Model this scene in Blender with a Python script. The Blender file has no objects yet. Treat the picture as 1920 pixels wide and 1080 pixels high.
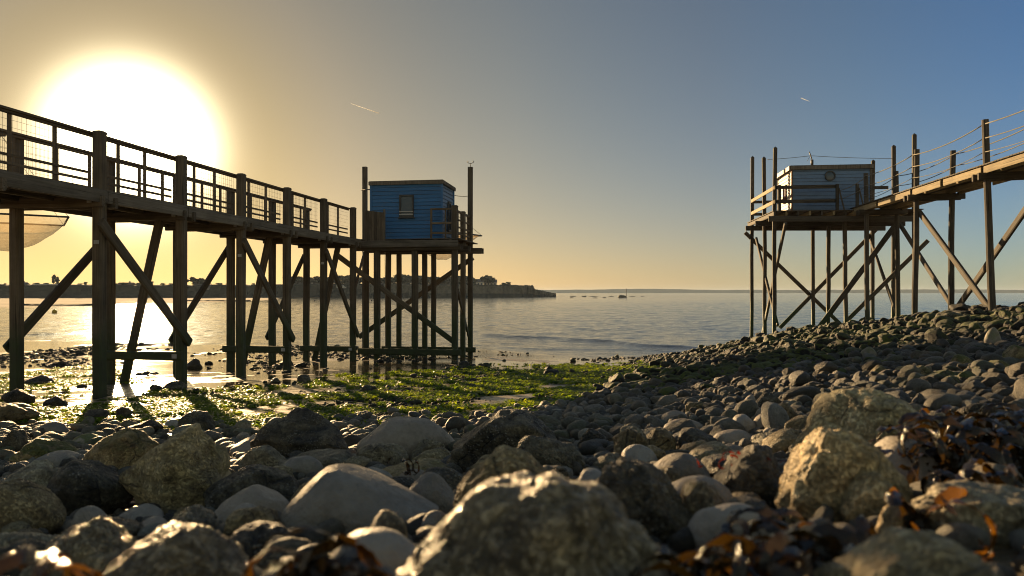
import bpy, bmesh, math, random
import numpy as np
from mathutils import Vector, Matrix, Euler

random.seed(7)
scene = bpy.context.scene
R = math.radians

# ------------------------------------------------------------------ camera, sky, sun, exposure
EYE = 2.8          # lens height above the sea (sea level is z = 0)
F = 1400.0         # focal length in pixels of a 1920 wide picture
HZ = 548.0         # row of the horizon

cam_d = bpy.data.cameras.new('camera')
cam = bpy.data.objects.new('camera', cam_d)
scene.collection.objects.link(cam)
cam.location = (0, 0, EYE)
cam.rotation_euler = (R(90), 0, 0)
cam_d.sensor_width = 36.0
cam_d.lens = 36.0 * F / 1920.0
cam_d.shift_y = 8.0 / 1920.0
cam_d.clip_start = 0.05
cam_d.clip_end = 30000
cam_d.dof.use_dof = True
cam_d.dof.focus_distance = 13.0
cam_d.dof.aperture_fstop = 3.2
scene.camera = cam
scene.render.resolution_x, scene.render.resolution_y = 1024, 576

SUN_AZ = R(-27.0)      # measured from +Y towards +X
SUN_EL = R(10.0)
sun_dir = Vector((math.sin(SUN_AZ) * math.cos(SUN_EL), math.cos(SUN_AZ) * math.cos(SUN_EL), math.sin(SUN_EL)))

world = bpy.data.worlds.new('World')
scene.world = world
world.use_nodes = True
wn, wl = world.node_tree.nodes, world.node_tree.links
wn.clear()
def wnode(t, **kw):
    n = wn.new(t)
    for k, v in kw.items():
        setattr(n, k, v)
    return n
def wmath(op, a, b=None, c=None):
    n = wnode('ShaderNodeMath', operation=op)
    for i, v in enumerate((a, b, c)):
        if v is None: continue
        if hasattr(v, 'is_output'): wl.new(v, n.inputs[i])
        else: n.inputs[i].default_value = v
    return n.outputs[0]
sky = wnode('ShaderNodeTexSky', sky_type='NISHITA')
sky.sun_disc = False
sky.sun_elevation = SUN_EL
sky.sun_rotation = SUN_AZ
sky.altitude = 0
sky.air_density = 1.0
sky.dust_density = 0.3
sky.ozone_density = 1.0
tc = wnode('ShaderNodeTexCoord')
dot = wnode('ShaderNodeVectorMath', operation='DOT_PRODUCT')
wl.new(tc.outputs['Generated'], dot.inputs[0]); dot.inputs[1].default_value = sun_dir
ang = wmath('ARCCOSINE', wmath('MINIMUM', dot.outputs['Value'], 0.99999))   # angle to the sun, radians
def wvec(op, a, b):
    n = wnode('ShaderNodeVectorMath', operation=op)
    for i, v in enumerate((a, b)):
        if hasattr(v, 'is_output'): wl.new(v, n.inputs[i])
        else: n.inputs[i].default_value = v
    return n.outputs[0]
# bright sky compressed by a tone curve, tinted warm round the sun, blue away
soft = wvec('DIVIDE', sky.outputs[0], wvec('ADD', wvec('MULTIPLY', sky.outputs[0], (0.034,) * 3), (1, 1, 1)))
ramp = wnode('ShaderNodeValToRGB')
stops = [(0, (0.60, 0.49, 0.31)), (9, (0.60, 0.48, 0.30)), (14, (0.67, 0.54, 0.39)), (27, (0.68, 0.575, 0.49)), (41, (0.57, 0.55, 0.59)), (50, (0.50, 0.59, 0.74)), (60, (0.42, 0.63, 0.97)), (95, (1.55, 1.24, 0.92))]  # last stop: sky out of view made brighter and warmer to fill shaded ground
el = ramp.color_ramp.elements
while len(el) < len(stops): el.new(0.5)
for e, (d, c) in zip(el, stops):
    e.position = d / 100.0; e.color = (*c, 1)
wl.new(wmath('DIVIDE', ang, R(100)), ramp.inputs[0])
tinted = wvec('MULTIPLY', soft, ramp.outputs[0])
# forward-scattered glow of the haze round the low sun
core = wmath('EXPONENT', wmath('MULTIPLY', wmath('POWER', wmath('DIVIDE', ang, R(4.2)), 2.8), -1.0))
skirt = wmath('EXPONENT', wmath('DIVIDE', ang, -R(3.5)))
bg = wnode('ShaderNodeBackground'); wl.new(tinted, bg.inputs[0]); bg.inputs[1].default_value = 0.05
bg2 = wnode('ShaderNodeBackground'); bg2.inputs[0].default_value = (1.0, 0.86, 0.55, 1); wl.new(wmath('MULTIPLY', core, 3.4), bg2.inputs[1])
bg3 = wnode('ShaderNodeBackground'); bg3.inputs[0].default_value = (1.0, 0.75, 0.40, 1); wl.new(wmath('MULTIPLY', skirt, 0.42), bg3.inputs[1])
a1 = wnode('ShaderNodeAddShader'); wl.new(bg.outputs[0], a1.inputs[0]); wl.new(bg2.outputs[0], a1.inputs[1])
a2 = wnode('ShaderNodeAddShader'); wl.new(a1.outputs[0], a2.inputs[0]); wl.new(bg3.outputs[0], a2.inputs[1])
# pale haze lying along the whole horizon
zup = wnode('ShaderNodeSeparateXYZ'); wl.new(tc.outputs['Generated'], zup.inputs[0])
low = wmath('EXPONENT', wmath('DIVIDE', wmath('MAXIMUM', zup.outputs[2], 0.0), -0.085))
bg4 = wnode('ShaderNodeBackground'); bg4.inputs[0].default_value = (1.0, 0.64, 0.34, 1); wl.new(wmath('MULTIPLY', low, 0.066), bg4.inputs[1])
a3 = wnode('ShaderNodeAddShader'); wl.new(a2.outputs[0], a3.inputs[0]); wl.new(bg4.outputs[0], a3.inputs[1]); a2 = a3
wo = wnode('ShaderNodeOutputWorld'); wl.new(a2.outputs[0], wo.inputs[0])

sun_d = bpy.data.lights.new('sun', 'SUN')
sun_d.energy = 5.0
sun_d.angle = R(0.53)
sun_d.color = (1.0, 0.67, 0.33)
sun = bpy.data.objects.new('sun', sun_d)
scene.collection.objects.link(sun)
sun.rotation_euler = (-sun_dir).to_track_quat('-Z', 'Y').to_euler()
sun.location = (-20, 30, 40)

vs = scene.view_settings
vs.view_transform = 'Standard'; vs.look = 'None'; vs.exposure = 1.2; vs.gamma = 1.0
vs.use_curve_mapping = False
scene.cycles.use_denoising = True
scene.cycles.filter_width = 1.0
scene.render.filter_size = 1.0
scene.cycles.max_bounces = 6
scene.cycles.diffuse_bounces = 3
scene.cycles.glossy_bounces = 3
scene.cycles.transparent_max_bounces = 12
scene.cycles.sample_clamp_indirect = 6.0

# ------------------------------------------------------------------ helpers
C = scene.collection
def pix(px, py, d):
    """a point of the place from its direction in the photograph and its distance along the view"""
    return Vector(((px - 960.0) / F * d, d, EYE + (HZ - py) / F * d))
def tag(o, label=None, cat=None, group=None, kind=None):
    if label: o['label'] = label
    if cat: o['category'] = cat
    if group: o['group'] = group
    if kind: o['kind'] = kind
    return o
def empty(name, loc=(0, 0, 0), rz=0.0):
    o = bpy.data.objects.new(name, None); C.objects.link(o)
    o.location = loc; o.rotation_euler = (0, 0, rz); o.empty_display_size = 0.2
    return o
def mesh_from(name, verts, faces, mat=None, smooth=False):
    me = bpy.data.meshes.new(name)
    me.from_pydata([tuple(v) for v in verts], [], [tuple(f) for f in faces])
    if mat: me.materials.append(mat)
    if smooth: me.polygons.foreach_set('use_smooth', [True] * len(me.polygons))
    me.update()
    return me
def fast_mesh(name, V, Fc, mat=None, smooth=True):
    """numpy verts (n,3) and faces (m,k)"""
    me = bpy.data.meshes.new(name)
    V = np.asarray(V, np.float32); Fc = np.asarray(Fc, np.int32); k = Fc.shape[1]
    me.vertices.add(len(V)); me.vertices.foreach_set('co', V.ravel())
    me.loops.add(Fc.size); me.loops.foreach_set('vertex_index', Fc.ravel())
    me.polygons.add(len(Fc)); me.polygons.foreach_set('loop_start', np.arange(0, Fc.size, k, dtype=np.int32))
    me.polygons.foreach_set('use_smooth', np.full(len(Fc), smooth))
    if mat: me.materials.append(mat)
    me.update(calc_edges=True)
    return me
def add(name, me, parent=None, loc=(0, 0, 0), rot=None):
    o = bpy.data.objects.new(name, me); C.objects.link(o)
    o.location = loc
    if rot is not None: o.rotation_euler = rot
    if parent: o.parent = parent
    return o

_rng = np.random.default_rng(11)
def _hash(ix, iy, iz, seed):
    h = (ix.astype(np.int64) * 374761393 + iy.astype(np.int64) * 668265263 + iz.astype(np.int64) * 1274126177 + seed * 974634777) & 0xffffffff
    h = ((h ^ (h >> 13)) * 1103515245) & 0xffffffff
    h = ((h ^ (h >> 16)) * 374761393) & 0xffffffff
    return ((h ^ (h >> 15)) & 0xffff) / 65535.0
def vnoise(p, seed=0):
    p = np.asarray(p, float); i = np.floor(p); f = p - i; u = f * f * f * (f * (f * 6 - 15) + 10); i = i.astype(np.int64)
    r = 0
    for dx in (0, 1):
        wx = u[:, 0] if dx else 1 - u[:, 0]
        for dy in (0, 1):
            wy = u[:, 1] if dy else 1 - u[:, 1]
            for dz in (0, 1):
                wz = u[:, 2] if dz else 1 - u[:, 2]
                r = r + wx * wy * wz * _hash(i[:, 0] + dx, i[:, 1] + dy, i[:, 2] + dz, seed)
    return r * 2 - 1
def fbm(p, seed=0, oct=4, gain=0.5, lac=2.03):
    a, s, r = 1.0, 0.0, 0
    p = np.asarray(p, float)
    for k in range(oct):
        r = r + a * vnoise(p, seed + k * 17); s += a; a *= gain; p = p * lac + 3.7
    return r / s
def noise2(x, y, sc, seed=0, oct=3):
    x = np.asarray(x, float); y = np.asarray(y, float)
    sh = np.broadcast(x, y).shape
    P = np.stack([np.broadcast_to(x, sh).ravel() * sc, np.broadcast_to(y, sh).ravel() * sc, np.full(int(np.prod(sh)) if sh else 1, 0.37)], 1)
    return fbm(P, seed, oct).reshape(sh)

# ------------------------------------------------------------------ materials
def mat_new(name):
    m = bpy.data.materials.new(name); m.use_nodes = True
    n, l = m.node_tree.nodes, m.node_tree.links
    b = n['Principled BSDF']
    return m, n, l, b
class N:
    """tiny node builder"""
    def __init__(s, n, l): s.n, s.l = n, l
    def put(s, sock, v):
        if hasattr(v, 'is_output'): s.l.new(v, sock)
        elif isinstance(v, (tuple, list)) and len(v) == 3 and sock.type == 'RGBA': sock.default_value = (*v, 1)
        else: sock.default_value = v
    def node(s, t, **kw):
        x = s.n.new(t)
        for k, v in kw.items(): setattr(x, k, v)
        return x
    def math(s, op, a, b=None, clamp=False):
        x = s.node('ShaderNodeMath', operation=op, use_clamp=clamp); s.put(x.inputs[0], a)
        if b is not None: s.put(x.inputs[1], b)
        return x.outputs[0]
    def noise(s, vec, scale, detail=4, rough=0.55, dist=0.0):
        x = s.node('ShaderNodeTexNoise'); s.put(x.inputs['Vector'], vec); s.put(x.inputs['Scale'], scale)
        x.inputs['Detail'].default_value = detail; x.inputs['Roughness'].default_value = rough; x.inputs['Distortion'].default_value = dist
        return x.outputs['Fac']
    def vor(s, vec, scale, feat='F1', out='Distance', rnd=1.0):
        x = s.node('ShaderNodeTexVoronoi', feature=feat); s.put(x.inputs['Vector'], vec); s.put(x.inputs['Scale'], scale); x.inputs['Randomness'].default_value = rnd
        return x.outputs[out]
    def ramp(s, fac, stops, interp='LINEAR'):
        x = s.node('ShaderNodeValToRGB'); x.color_ramp.interpolation = interp; s.put(x.inputs[0], fac)
        e = x.color_ramp.elements
        while len(e) < len(stops): e.new(0.5)
        for k, (p, c) in zip(e, stops):
            k.position = p; k.color = (*c, 1) if isinstance(c, (tuple, list)) else (c, c, c, 1)
        return x.outputs[0]
    def mix(s, fac, a, b, blend='MIX'):
        x = s.node('ShaderNodeMix', data_type='RGBA', blend_type=blend); s.put(x.inputs[0], fac); s.put(x.inputs[6], a); s.put(x.inputs[7], b)
        return x.outputs[2]
    def map(s, vec, scale=(1, 1, 1), loc=(0, 0, 0), rot=(0, 0, 0)):
        x = s.node('ShaderNodeMapping'); s.put(x.inputs[0], vec); x.inputs[1].default_value = loc; x.inputs[2].default_value = rot; x.inputs[3].default_value = scale
        return x.outputs[0]
    def coord(s, which='Object'):
        return s.node('ShaderNodeTexCoord').outputs[which]
    def pos(s): return s.node('ShaderNodeNewGeometry').outputs['Position']
    def normal(s): return s.node('ShaderNodeNewGeometry').outputs['Normal']
    def sep(s, v):
        x = s.node('ShaderNodeSeparateXYZ'); s.put(x.inputs[0], v); return x.outputs
    def vadd(s, a, b):
        x = s.node('ShaderNodeVectorMath', operation='ADD'); s.put(x.inputs[0], a); s.put(x.inputs[1], b); return x.outputs[0]
    def rand(s): return s.node('ShaderNodeObjectInfo').outputs['Random']
    def attr(s, name, typ='INSTANCER'):
        x = s.node('ShaderNodeAttribute', attribute_type=typ, attribute_name=name); return x.outputs['Fac']
    def comb(s, x_, y_, z_):
        x = s.node('ShaderNodeCombineXYZ'); s.put(x.inputs[0], x_); s.put(x.inputs[1], y_); s.put(x.inputs[2], z_); return x.outputs[0]
    def bump(s, h, strength, dist, prev=None):
        x = s.node('ShaderNodeBump'); s.put(x.inputs['Height'], h); x.inputs['Strength'].default_value = strength; x.inputs['Distance'].default_value = dist
        if prev is not None: s.l.new(prev, x.inputs['Normal'])
        return x.outputs[0]

M = {}
def timber(name, dark, mid, light, rough=0.8, tide=True, moss=0.5, grain=1.0):
    m, n, l, b = mat_new(name); k = N(n, l)
    oc = k.coord('Object'); rnd = k.rand()
    off = k.comb(k.math('MULTIPLY', rnd, 31.0), k.math('MULTIPLY', rnd, 17.0), k.math('MULTIPLY', rnd, 7.0))
    v = k.vadd(oc, off)
    g = k.noise(k.map(v, (22, 22, 0.9)), 1.0, 6, 0.65, 0.6)          # grain along the timber
    blot = k.noise(v, 2.3, 4, 0.6)
    col = k.ramp(k.math('ADD', k.math('MULTIPLY', g, 0.65), k.math('MULTIPLY', blot, 0.35)), [(0.30, dark), (0.5, mid), (0.72, light)])
    var = k.math('ADD', k.math('MULTIPLY', rnd, 0.5), 0.72)
    col = k.mix(1.0, col, k.comb(var, var, var), 'MULTIPLY')
    crack = k.ramp(k.noise(k.map(v, (40, 40, 0.5)), 1.0, 3, 0.5, 0.3), [(0.30, 0.25), (0.40, 1.0)])
    col = k.mix(1.0, col, crack, 'MULTIPLY')
    rg = rough
    if tide:
        z = k.sep(k.pos())[2]
        lvl = k.math('ADD', k.math('MULTIPLY', k.math('SUBTRACT', 2.45, z), 1.3), k.math('MULTIPLY', k.math('SUBTRACT', k.noise(k.pos(), 2.0, 4), 0.5), 1.5), True)
        col = k.mix(k.math('MULTIPLY', lvl, 0.90), col, k.mix(k.noise(k.pos(), 5.0, 4), (0.012, 0.014, 0.011), (0.035, 0.045 + 0.04 * moss, 0.018)))
        rg = k.math('SUBTRACT', rough, k.math('MULTIPLY', lvl, 0.25))
    l.new(col, b.inputs['Base Color']); k.put(b.inputs['Roughness'], rg)
    b.inputs['Specular IOR Level'].default_value = 0.35
    h = k.math('ADD', g, k.math('MULTIPLY', crack, 0.6))
    l.new(k.bump(h, 0.55 * grain, 0.012), b.inputs['Normal'])
    M[name] = m
    return m
timber('timber_brown', (0.042, 0.034, 0.026), (0.098, 0.079, 0.058), (0.17, 0.14, 0.105))
timber('timber_rail', (0.07, 0.052, 0.036), (0.14, 0.105, 0.07), (0.21, 0.165, 0.11), tide=False)
timber('timber_grey', (0.06, 0.053, 0.044), (0.125, 0.11, 0.092), (0.21, 0.19, 0.16), tide=False)
timber('timber_weathered', (0.028, 0.023, 0.018), (0.065, 0.054, 0.041), (0.125, 0.105, 0.08), moss=1.0)
timber('timber_pale', (0.13, 0.10, 0.055), (0.27, 0.21, 0.115), (0.40, 0.32, 0.19), tide=False)  # pale yellow of sunlit boards put into the timber colour

def paint(name, col, rough=0.45, wear=0.12, dirt=(0.05, 0.045, 0.04), bumpy=0.25):
    m, n, l, b = mat_new(name); k = N(n, l)
    oc = k.coord('Object'); rnd = k.rand()
    v = k.vadd(oc, k.comb(k.math('MULTIPLY', rnd, 11.0), 0.0, k.math('MULTIPLY', rnd, 5.0)))
    g = k.noise(k.map(v, (0.7, 9, 14)), 1.5, 5, 0.6)
    s = k.noise(v, 3.0, 5, 0.65)
    var = k.math('ADD', k.math('MULTIPLY', rnd, 0.22), 0.89)
    base = k.mix(1.0, col, k.comb(var, var, var), 'MULTIPLY')
    base = k.mix(k.math('MULTIPLY', k.math('SUBTRACT', s, 0.42, True), 2.2 * wear * 4), base, dirt)
    l.new(base, b.inputs['Base Color'])
    k.put(b.inputs['Roughness'], k.math('ADD', rough, k.math('MULTIPLY', s, 0.2)))
    l.new(k.bump(g, bumpy, 0.004), b.inputs['Normal'])
    M[name] = m
    return m
paint('paint_blue', (0.018, 0.118, 0.315), wear=0.07)
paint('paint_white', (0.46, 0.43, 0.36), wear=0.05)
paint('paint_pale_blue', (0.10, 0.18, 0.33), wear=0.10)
paint('paint_red', (0.20, 0.045, 0.02), wear=0.2)
paint('paint_dark', (0.028, 0.030, 0.034), wear=0.05)
paint('roof_felt', (0.05, 0.05, 0.052), rough=0.8)
paint('metal_grey', (0.35, 0.36, 0.37), rough=0.35, bumpy=0.05)
paint('buoy_yellow', (0.55, 0.33, 0.01), rough=0.4, bumpy=0.05)
paint('rope_mat', (0.22, 0.20, 0.16), rough=0.9)
paint('wire_mat', (0.05, 0.05, 0.05), rough=0.5)
paint('house_wall', (0.50, 0.47, 0.42), rough=0.85)
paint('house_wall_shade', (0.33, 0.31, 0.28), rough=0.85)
paint('house_roof', (0.20, 0.11, 0.07), rough=0.85)
paint('slate_roof', (0.12, 0.12, 0.125), rough=0.7)

def glass(name, col=(0.02, 0.028, 0.04), rough=0.06):
    m, n, l, b = mat_new(name)
    b.inputs['Base Color'].default_value = (*col, 1); b.inputs['Roughness'].default_value = rough
    b.inputs['IOR'].default_value = 1.45
    M[name] = m
glass('glass', (0.02, 0.045, 0.085), 0.12)

# wet and dry rock: pits, lichen, barnacles, tide stain; tone and moss come from the object
def rock(name, ramp, pit=0.0, barn=0.0, wet=0.0, scale=1.0, moss_all=0.0, coord='Object', fine=1.0):
    m, n, l, b = mat_new(name); k = N(n, l)
    rnd = k.rand()
    oc = k.coord(coord)
    v = k.vadd(oc, k.comb(k.math('MULTIPLY', rnd, 23.0), k.math('MULTIPLY', rnd, 41.0), k.math('MULTIPLY', rnd, 13.0)))
    n1 = k.noise(v, 5.0 * scale, 6, 0.62, 0.4)
    n2 = k.noise(v, 24.0 * scale, 6, 0.7)
    n3 = k.noise(v, 90.0 * scale, 3, 0.6)
    f = k.math('ADD', 0.5, k.math('MULTIPLY', k.math('ADD', k.math('MULTIPLY', k.math('SUBTRACT', n1, 0.5), 0.55), k.math('ADD', k.math('MULTIPLY', k.math('SUBTRACT', n2, 0.5), 0.5), k.math('MULTIPLY', k.math('SUBTRACT', n3, 0.5), 0.12))), 0.7 + 0.75 * fine))
    col = k.ramp(f, ramp)
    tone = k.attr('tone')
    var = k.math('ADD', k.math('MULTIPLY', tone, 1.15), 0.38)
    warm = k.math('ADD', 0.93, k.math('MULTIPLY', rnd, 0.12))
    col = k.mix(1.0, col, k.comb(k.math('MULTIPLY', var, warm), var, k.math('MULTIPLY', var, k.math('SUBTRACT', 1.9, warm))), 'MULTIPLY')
    h = k.math('ADD', k.math('MULTIPLY', n1, 0.5), k.math('ADD', k.math('MULTIPLY', n2, 0.35 * fine), k.math('MULTIPLY', n3, 0.12 * fine)))
    if pit:
        wob = k.vadd(v, k.comb(k.math('MULTIPLY', n2, 0.06), k.math('MULTIPLY', n1, 0.08), k.math('MULTIPLY', n3, 0.03)))
        h1 = k.ramp(k.vor(wob, 75.0 * scale), [(0.08, 0.0), (0.36, 1.0)])
        h2 = k.ramp(k.noise(wob, 78.0 * scale, 3, 0.55), [(0.34, 0.0), (0.54, 1.0)])
        msk = k.ramp(k.noise(v, 11.0 * scale, 4), [(0.40, 0.0), (0.62, 1.0)])
        hole = k.math('MULTIPLY', k.math('SUBTRACT', 1.0, k.math('MULTIPLY', k.math('SUBTRACT', 1.0, h1), msk)), k.math('ADD', 0.62, k.math('MULTIPLY', h2, 0.38)))
        col = k.mix(1.0, col, k.ramp(hole, [(0.0, 0.50), (1.0, 1.06)]), 'MULTIPLY')  # pits darkened in the colour, standing in for the shade inside them
        h = k.math('ADD', h, k.math('MULTIPLY', hole, 0.8 * pit))
    if pit > 0.5:
        wv = k.vadd(v, k.comb(k.math('MULTIPLY', n1, 0.10), k.math('MULTIPLY', n2, 0.05), k.math('MULTIPLY', n1, 0.12)))
        bed = k.noise(k.map(wv, (2.2, 2.2, 17.0), rot=(0.25, 0.15, 0)), 1.0, 3, 0.55)          # bedding of the stone
        col = k.mix(1.0, col, k.ramp(bed, [(0.36, 0.70), (0.62, 1.15)]), 'MULTIPLY')
        patch = k.noise(v, 2.2, 2, 0.5)
        col = k.mix(k.math('MULTIPLY', k.math('SUBTRACT', patch, 0.5, True), 2.4), col, k.mix(1.0, col, (0.52, 0.56, 0.50), 'MULTIPLY'))
        ck = k.vor(wv, 4.6, 'DISTANCE_TO_EDGE')
        cr = k.math('ADD', k.ramp(ck, [(0.0, 0.0), (0.030, 1.0)]), k.ramp(k.noise(v, 3.1, 2), [(0.50, 1.0), (0.56, 0.0)]), True)
        col = k.mix(1.0, col, k.ramp(cr, [(0.0, 0.30), (1.0, 1.0)]), 'MULTIPLY')
        h = k.math('ADD', h, k.math('ADD', k.math('MULTIPLY', bed, 0.5), k.math('MULTIPLY', cr, 0.35)))
    if barn:
        bv = k.vor(v, 55.0 * scale)
        spot = k.ramp(bv, [(0.20, 1.0), (0.38, 0.0)])
        bm = k.ramp(k.noise(v, 7.0 * scale, 4), [(0.47, 0.0), (0.60, 1.0)])
        spot = k.math('MULTIPLY', spot, bm)
        col = k.mix(k.math('MULTIPLY', spot, 0.8 * barn), col, (0.42, 0.38, 0.31))
        h = k.math('ADD', h, k.math('MULTIPLY', spot, 0.5))
    moss = k.math('ADD', k.attr('moss'), moss_all)
    nz = k.sep(k.normal())[2]
    mm = k.math('MULTIPLY', moss, k.ramp(k.math('ADD', k.math('MULTIPLY', nz, 0.28), k.noise(k.pos(), 9.0, 4)), [(0.56, 0.0), (0.70, 1.0)]))
    col = k.mix(k.math('MINIMUM', mm, 0.92), col, k.mix(n2, (0.035, 0.055, 0.006), (0.16, 0.18, 0.014)))
    l.new(col, b.inputs['Base Color'])
    rg = k.math('SUBTRACT', 0.56 - 0.28 * wet, k.math('MULTIPLY', k.math('SUBTRACT', n2, 0.5), 0.5))
    k.put(b.inputs['Roughness'], rg)
    b.inputs['Specular IOR Level'].default_value = 0.5 + 0.3 * wet
    nb = k.bump(h, 1.0, 0.045 if scale > 0.9 else 0.05)
    l.new(nb, b.inputs['Normal'])
    M[name] = m
    return m
rock('rock_tan', [(0.30, (0.16, 0.108, 0.050)), (0.5, (0.41, 0.30, 0.155)), (0.70, (0.55, 0.43, 0.25))], pit=1.0)
rock('rock_dark', [(0.34, (0.030, 0.025, 0.016)), (0.52, (0.10, 0.081, 0.052)), (0.7, (0.23, 0.19, 0.13))], pit=0.6, barn=1.0)
rock('rock_grey', [(0.30, (0.13, 0.103, 0.066)), (0.52, (0.31, 0.25, 0.165)), (0.7, (0.46, 0.39, 0.27))], pit=0.9, barn=0.35)
rock('rock_smooth', [(0.30, (0.23, 0.192, 0.160)), (0.5, (0.33, 0.278, 0.236)), (0.7, (0.41, 0.35, 0.30))], fine=0.8)
rock('rock_wet', [(0.30, (0.09, 0.066, 0.038)), (0.52, (0.29, 0.218, 0.13)), (0.7, (0.43, 0.34, 0.215))], pit=1.0, wet=0.95)
rock('rock_cobble', [(0.30, (0.12, 0.105, 0.085)), (0.5, (0.24, 0.213, 0.178)), (0.7, (0.36, 0.325, 0.275))], coord='Object', scale=0.35, fine=0.7, pit=0.25)
rock('rock_flat', [(0.30, (0.012, 0.0115, 0.010)), (0.5, (0.038, 0.036, 0.030)), (0.7, (0.095, 0.088, 0.074))], coord='Object', scale=0.35, wet=-0.25, pit=0.3)

# ------------------------------------------------------------------ terrain of the foreshore (height relative to the eye, thin plate spline)
CT = np.array([  # x, distance, height relative to the eye
 (0,1,-.48),(0,2,-.68),(0,3.5,-.92),(0,5.5,-1.2),(0,8.7,-1.5),(0,-6,.1),(-12,-5,-1.0),(10,-3,.2),(-8,4,-1.6),(-2.6,3.5,-1.08),(-4.5,8.5,-1.62),
 (-20,10,-2.1),(-30,30,-2.6),(-7.6,13.8,-1.94),(-8.9,13.9,-1.96),(-7.2,16.2,-2.0),(-6.6,20,-2.2),(-5.6,26.2,-2.43),(-1.9,27,-2.38),(0.5,20,-2.17),(-3,12,-1.8),
 (12.9,20,-.56),(13.3,24.5,-.87),(13.8,29,-1.24),(11,31,-1.87),(10.9,33.5,-2.36),(8,33,-2.7),(3.3,24,-2.42),
 (1.75,2.6,-.62),(3.0,4.5,-.68),(4.7,7,-.77),(7.4,11,-.78),(10.7,16,-.68),(4.1,9,-.97),(6.9,15,-1.05),(11.4,25,-1.06),
 (2.5,8,-1.14),(4.1,13,-1.36),(7.5,24,-1.8),(1.37,8,-1.25),(2.2,13,-1.66),(3.4,20,-2.08),(4.6,27,-2.45),
 (8,4,-.45),(16,10,-.3),(20,20,-.35),(20,30,-.95),(18,36,-1.5),(16,42,-2.5),(12,40,-2.8),
 (-26,42.6,-2.8),(-9.9,38.4,-2.8),(-1.6,36.6,-2.8),(8.5,35,-2.82),(0,50,-3.2),(-26,55,-3.2),(15,52,-3.3),(-45,42,-2.8),(40,30,-.2),(40,50,-2.9),(30,58,-3.4),
 (-45,10,-2.1),(-45,-8,-1.2),(40,-8,.6),(40,10,.3),(-45,70,-3.6),(45,70,-3.8),(0,70,-3.7)], float)
def _phi(r2): return np.where(r2 > 0, 0.5 * r2 * np.log(np.maximum(r2, 1e-12)), 0.0)
_n = len(CT)
_K = _phi(((CT[:, None, :2] - CT[None, :, :2]) ** 2).sum(2)) + np.eye(_n) * 1.0
_P = np.hstack([np.ones((_n, 1)), CT[:, :2]])
_w = np.linalg.solve(np.block([[_K, _P], [_P.T, np.zeros((3, 3))]]), np.concatenate([CT[:, 2], np.zeros(3)]))
def T(x, y):
    """smooth ground height (world z)"""
    x = np.asarray(x, float); y = np.asarray(y, float); sh = np.broadcast(x, y).shape
    q = np.stack([np.broadcast_to(x, sh).ravel(), np.broadcast_to(y, sh).ravel()], 1)
    out = np.empty(len(q))
    for i in range(0, len(q), 20000):
        c = q[i:i + 20000]
        out[i:i + 20000] = _phi(((c[:, None] - CT[None, :, :2]) ** 2).sum(2)) @ _w[:_n] + _w[_n] + c @ _w[_n + 1:]
    return out.reshape(sh) + EYE
def proj(x, y, z):
    return 960 + F * x / y, HZ - F * (np.asarray(z) - EYE) / y
def ground_hit(px, py, lo=0.4, hi=60):
    """where the ray of a photograph pixel meets the ground"""
    d = np.geomspace(lo, hi, 1500)
    z = EYE + (HZ - py) / F * d
    g = T((px - 960) / F * d, d)
    i = np.argmax(z < g)
    return float(d[i]) if z[i] < g[i] else hi
# edge of the stone belt (photograph rows by column), used to spread stones over the beach
EDGE = np.array([(-400, 815), (0, 800), (450, 798), (800, 786), (1000, 768), (1100, 748), (1180, 712), (1250, 684), (1305, 664), (1400, 640), (2400, 500)], float)
def belt(x, y, z):
    """positive inside the stone belt, in photograph rows"""
    px, py = proj(x, y, z)
    return py - np.interp(px, EDGE[:, 0], EDGE[:, 1])
def sand_relief(x, y):
    return 0.030 * noise2(x, y * 0.8, 0.55, 3, 4) + 0.012 * noise2(x, y, 3.2, 9, 3)

# --- sand, one sheet
xs = np.unique(np.concatenate([np.linspace(-60, -22, 40), np.linspace(-22, 22, 330), np.linspace(22, 60, 40)]))
ys = np.unique(np.concatenate([np.linspace(-9, 0, 14), np.linspace(0, 8, 60), np.linspace(8, 30, 200), np.linspace(30, 48, 90), np.linspace(48, 75, 20)]))
gx, gy = np.meshgrid(xs, ys)
gz = T(gx, gy)
gz2 = gz + sand_relief(gx, gy) * np.clip((gy - 3) / 4, 0, 1)
ny, nx = gx.shape
def grid_faces(ny, nx):
    i = np.arange(ny * nx).reshape(ny, nx)
    return np.stack([i[:-1, :-1], i[:-1, 1:], i[1:, 1:], i[1:, :-1]], -1).reshape(-1, 4)
m, n, l, b = mat_new('wet_sand'); k = N(n, l)
p = k.pos()
a = k.noise(p, 0.9, 5, 0.6); c = k.noise(p, 14.0, 6, 0.7); d_ = k.noise(k.map(p, (1, 2.2, 1)), 5.0, 4, 0.6)
col = k.ramp(k.math('ADD', k.math('MULTIPLY', a, 0.5), k.math('MULTIPLY', c, 0.5)), [(0.34, (0.10, 0.074, 0.044)), (0.5, (0.20, 0.152, 0.092)), (0.66, (0.30, 0.235, 0.15))])
grit = k.ramp(k.vor(p, 22.0), [(0.12, 0.35), (0.28, 1.0)])
col = k.mix(0.7, col, k.mix(1.0, col, grit, 'MULTIPLY'))
l.new(col, b.inputs['Base Color'])
k.put(b.inputs['Roughness'], k.ramp(k.math('ADD', k.math('MULTIPLY', d_, 0.6), k.math('MULTIPLY', a, 0.4)), [(0.42, 0.16), (0.60, 0.55)]))
b.inputs['Specular IOR Level'].default_value = 0.6
l.new(k.bump(k.math('ADD', k.math('MULTIPLY', c, 0.6), k.math('MULTIPLY', grit, -0.25)), 0.5, 0.012), b.inputs['Normal'])
M['wet_sand'] = m
beach = add('beach_sand', fast_mesh('beach_sand', np.stack([gx, gy, gz2], -1).reshape(-1, 3), grid_faces(ny, nx), m))
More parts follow.
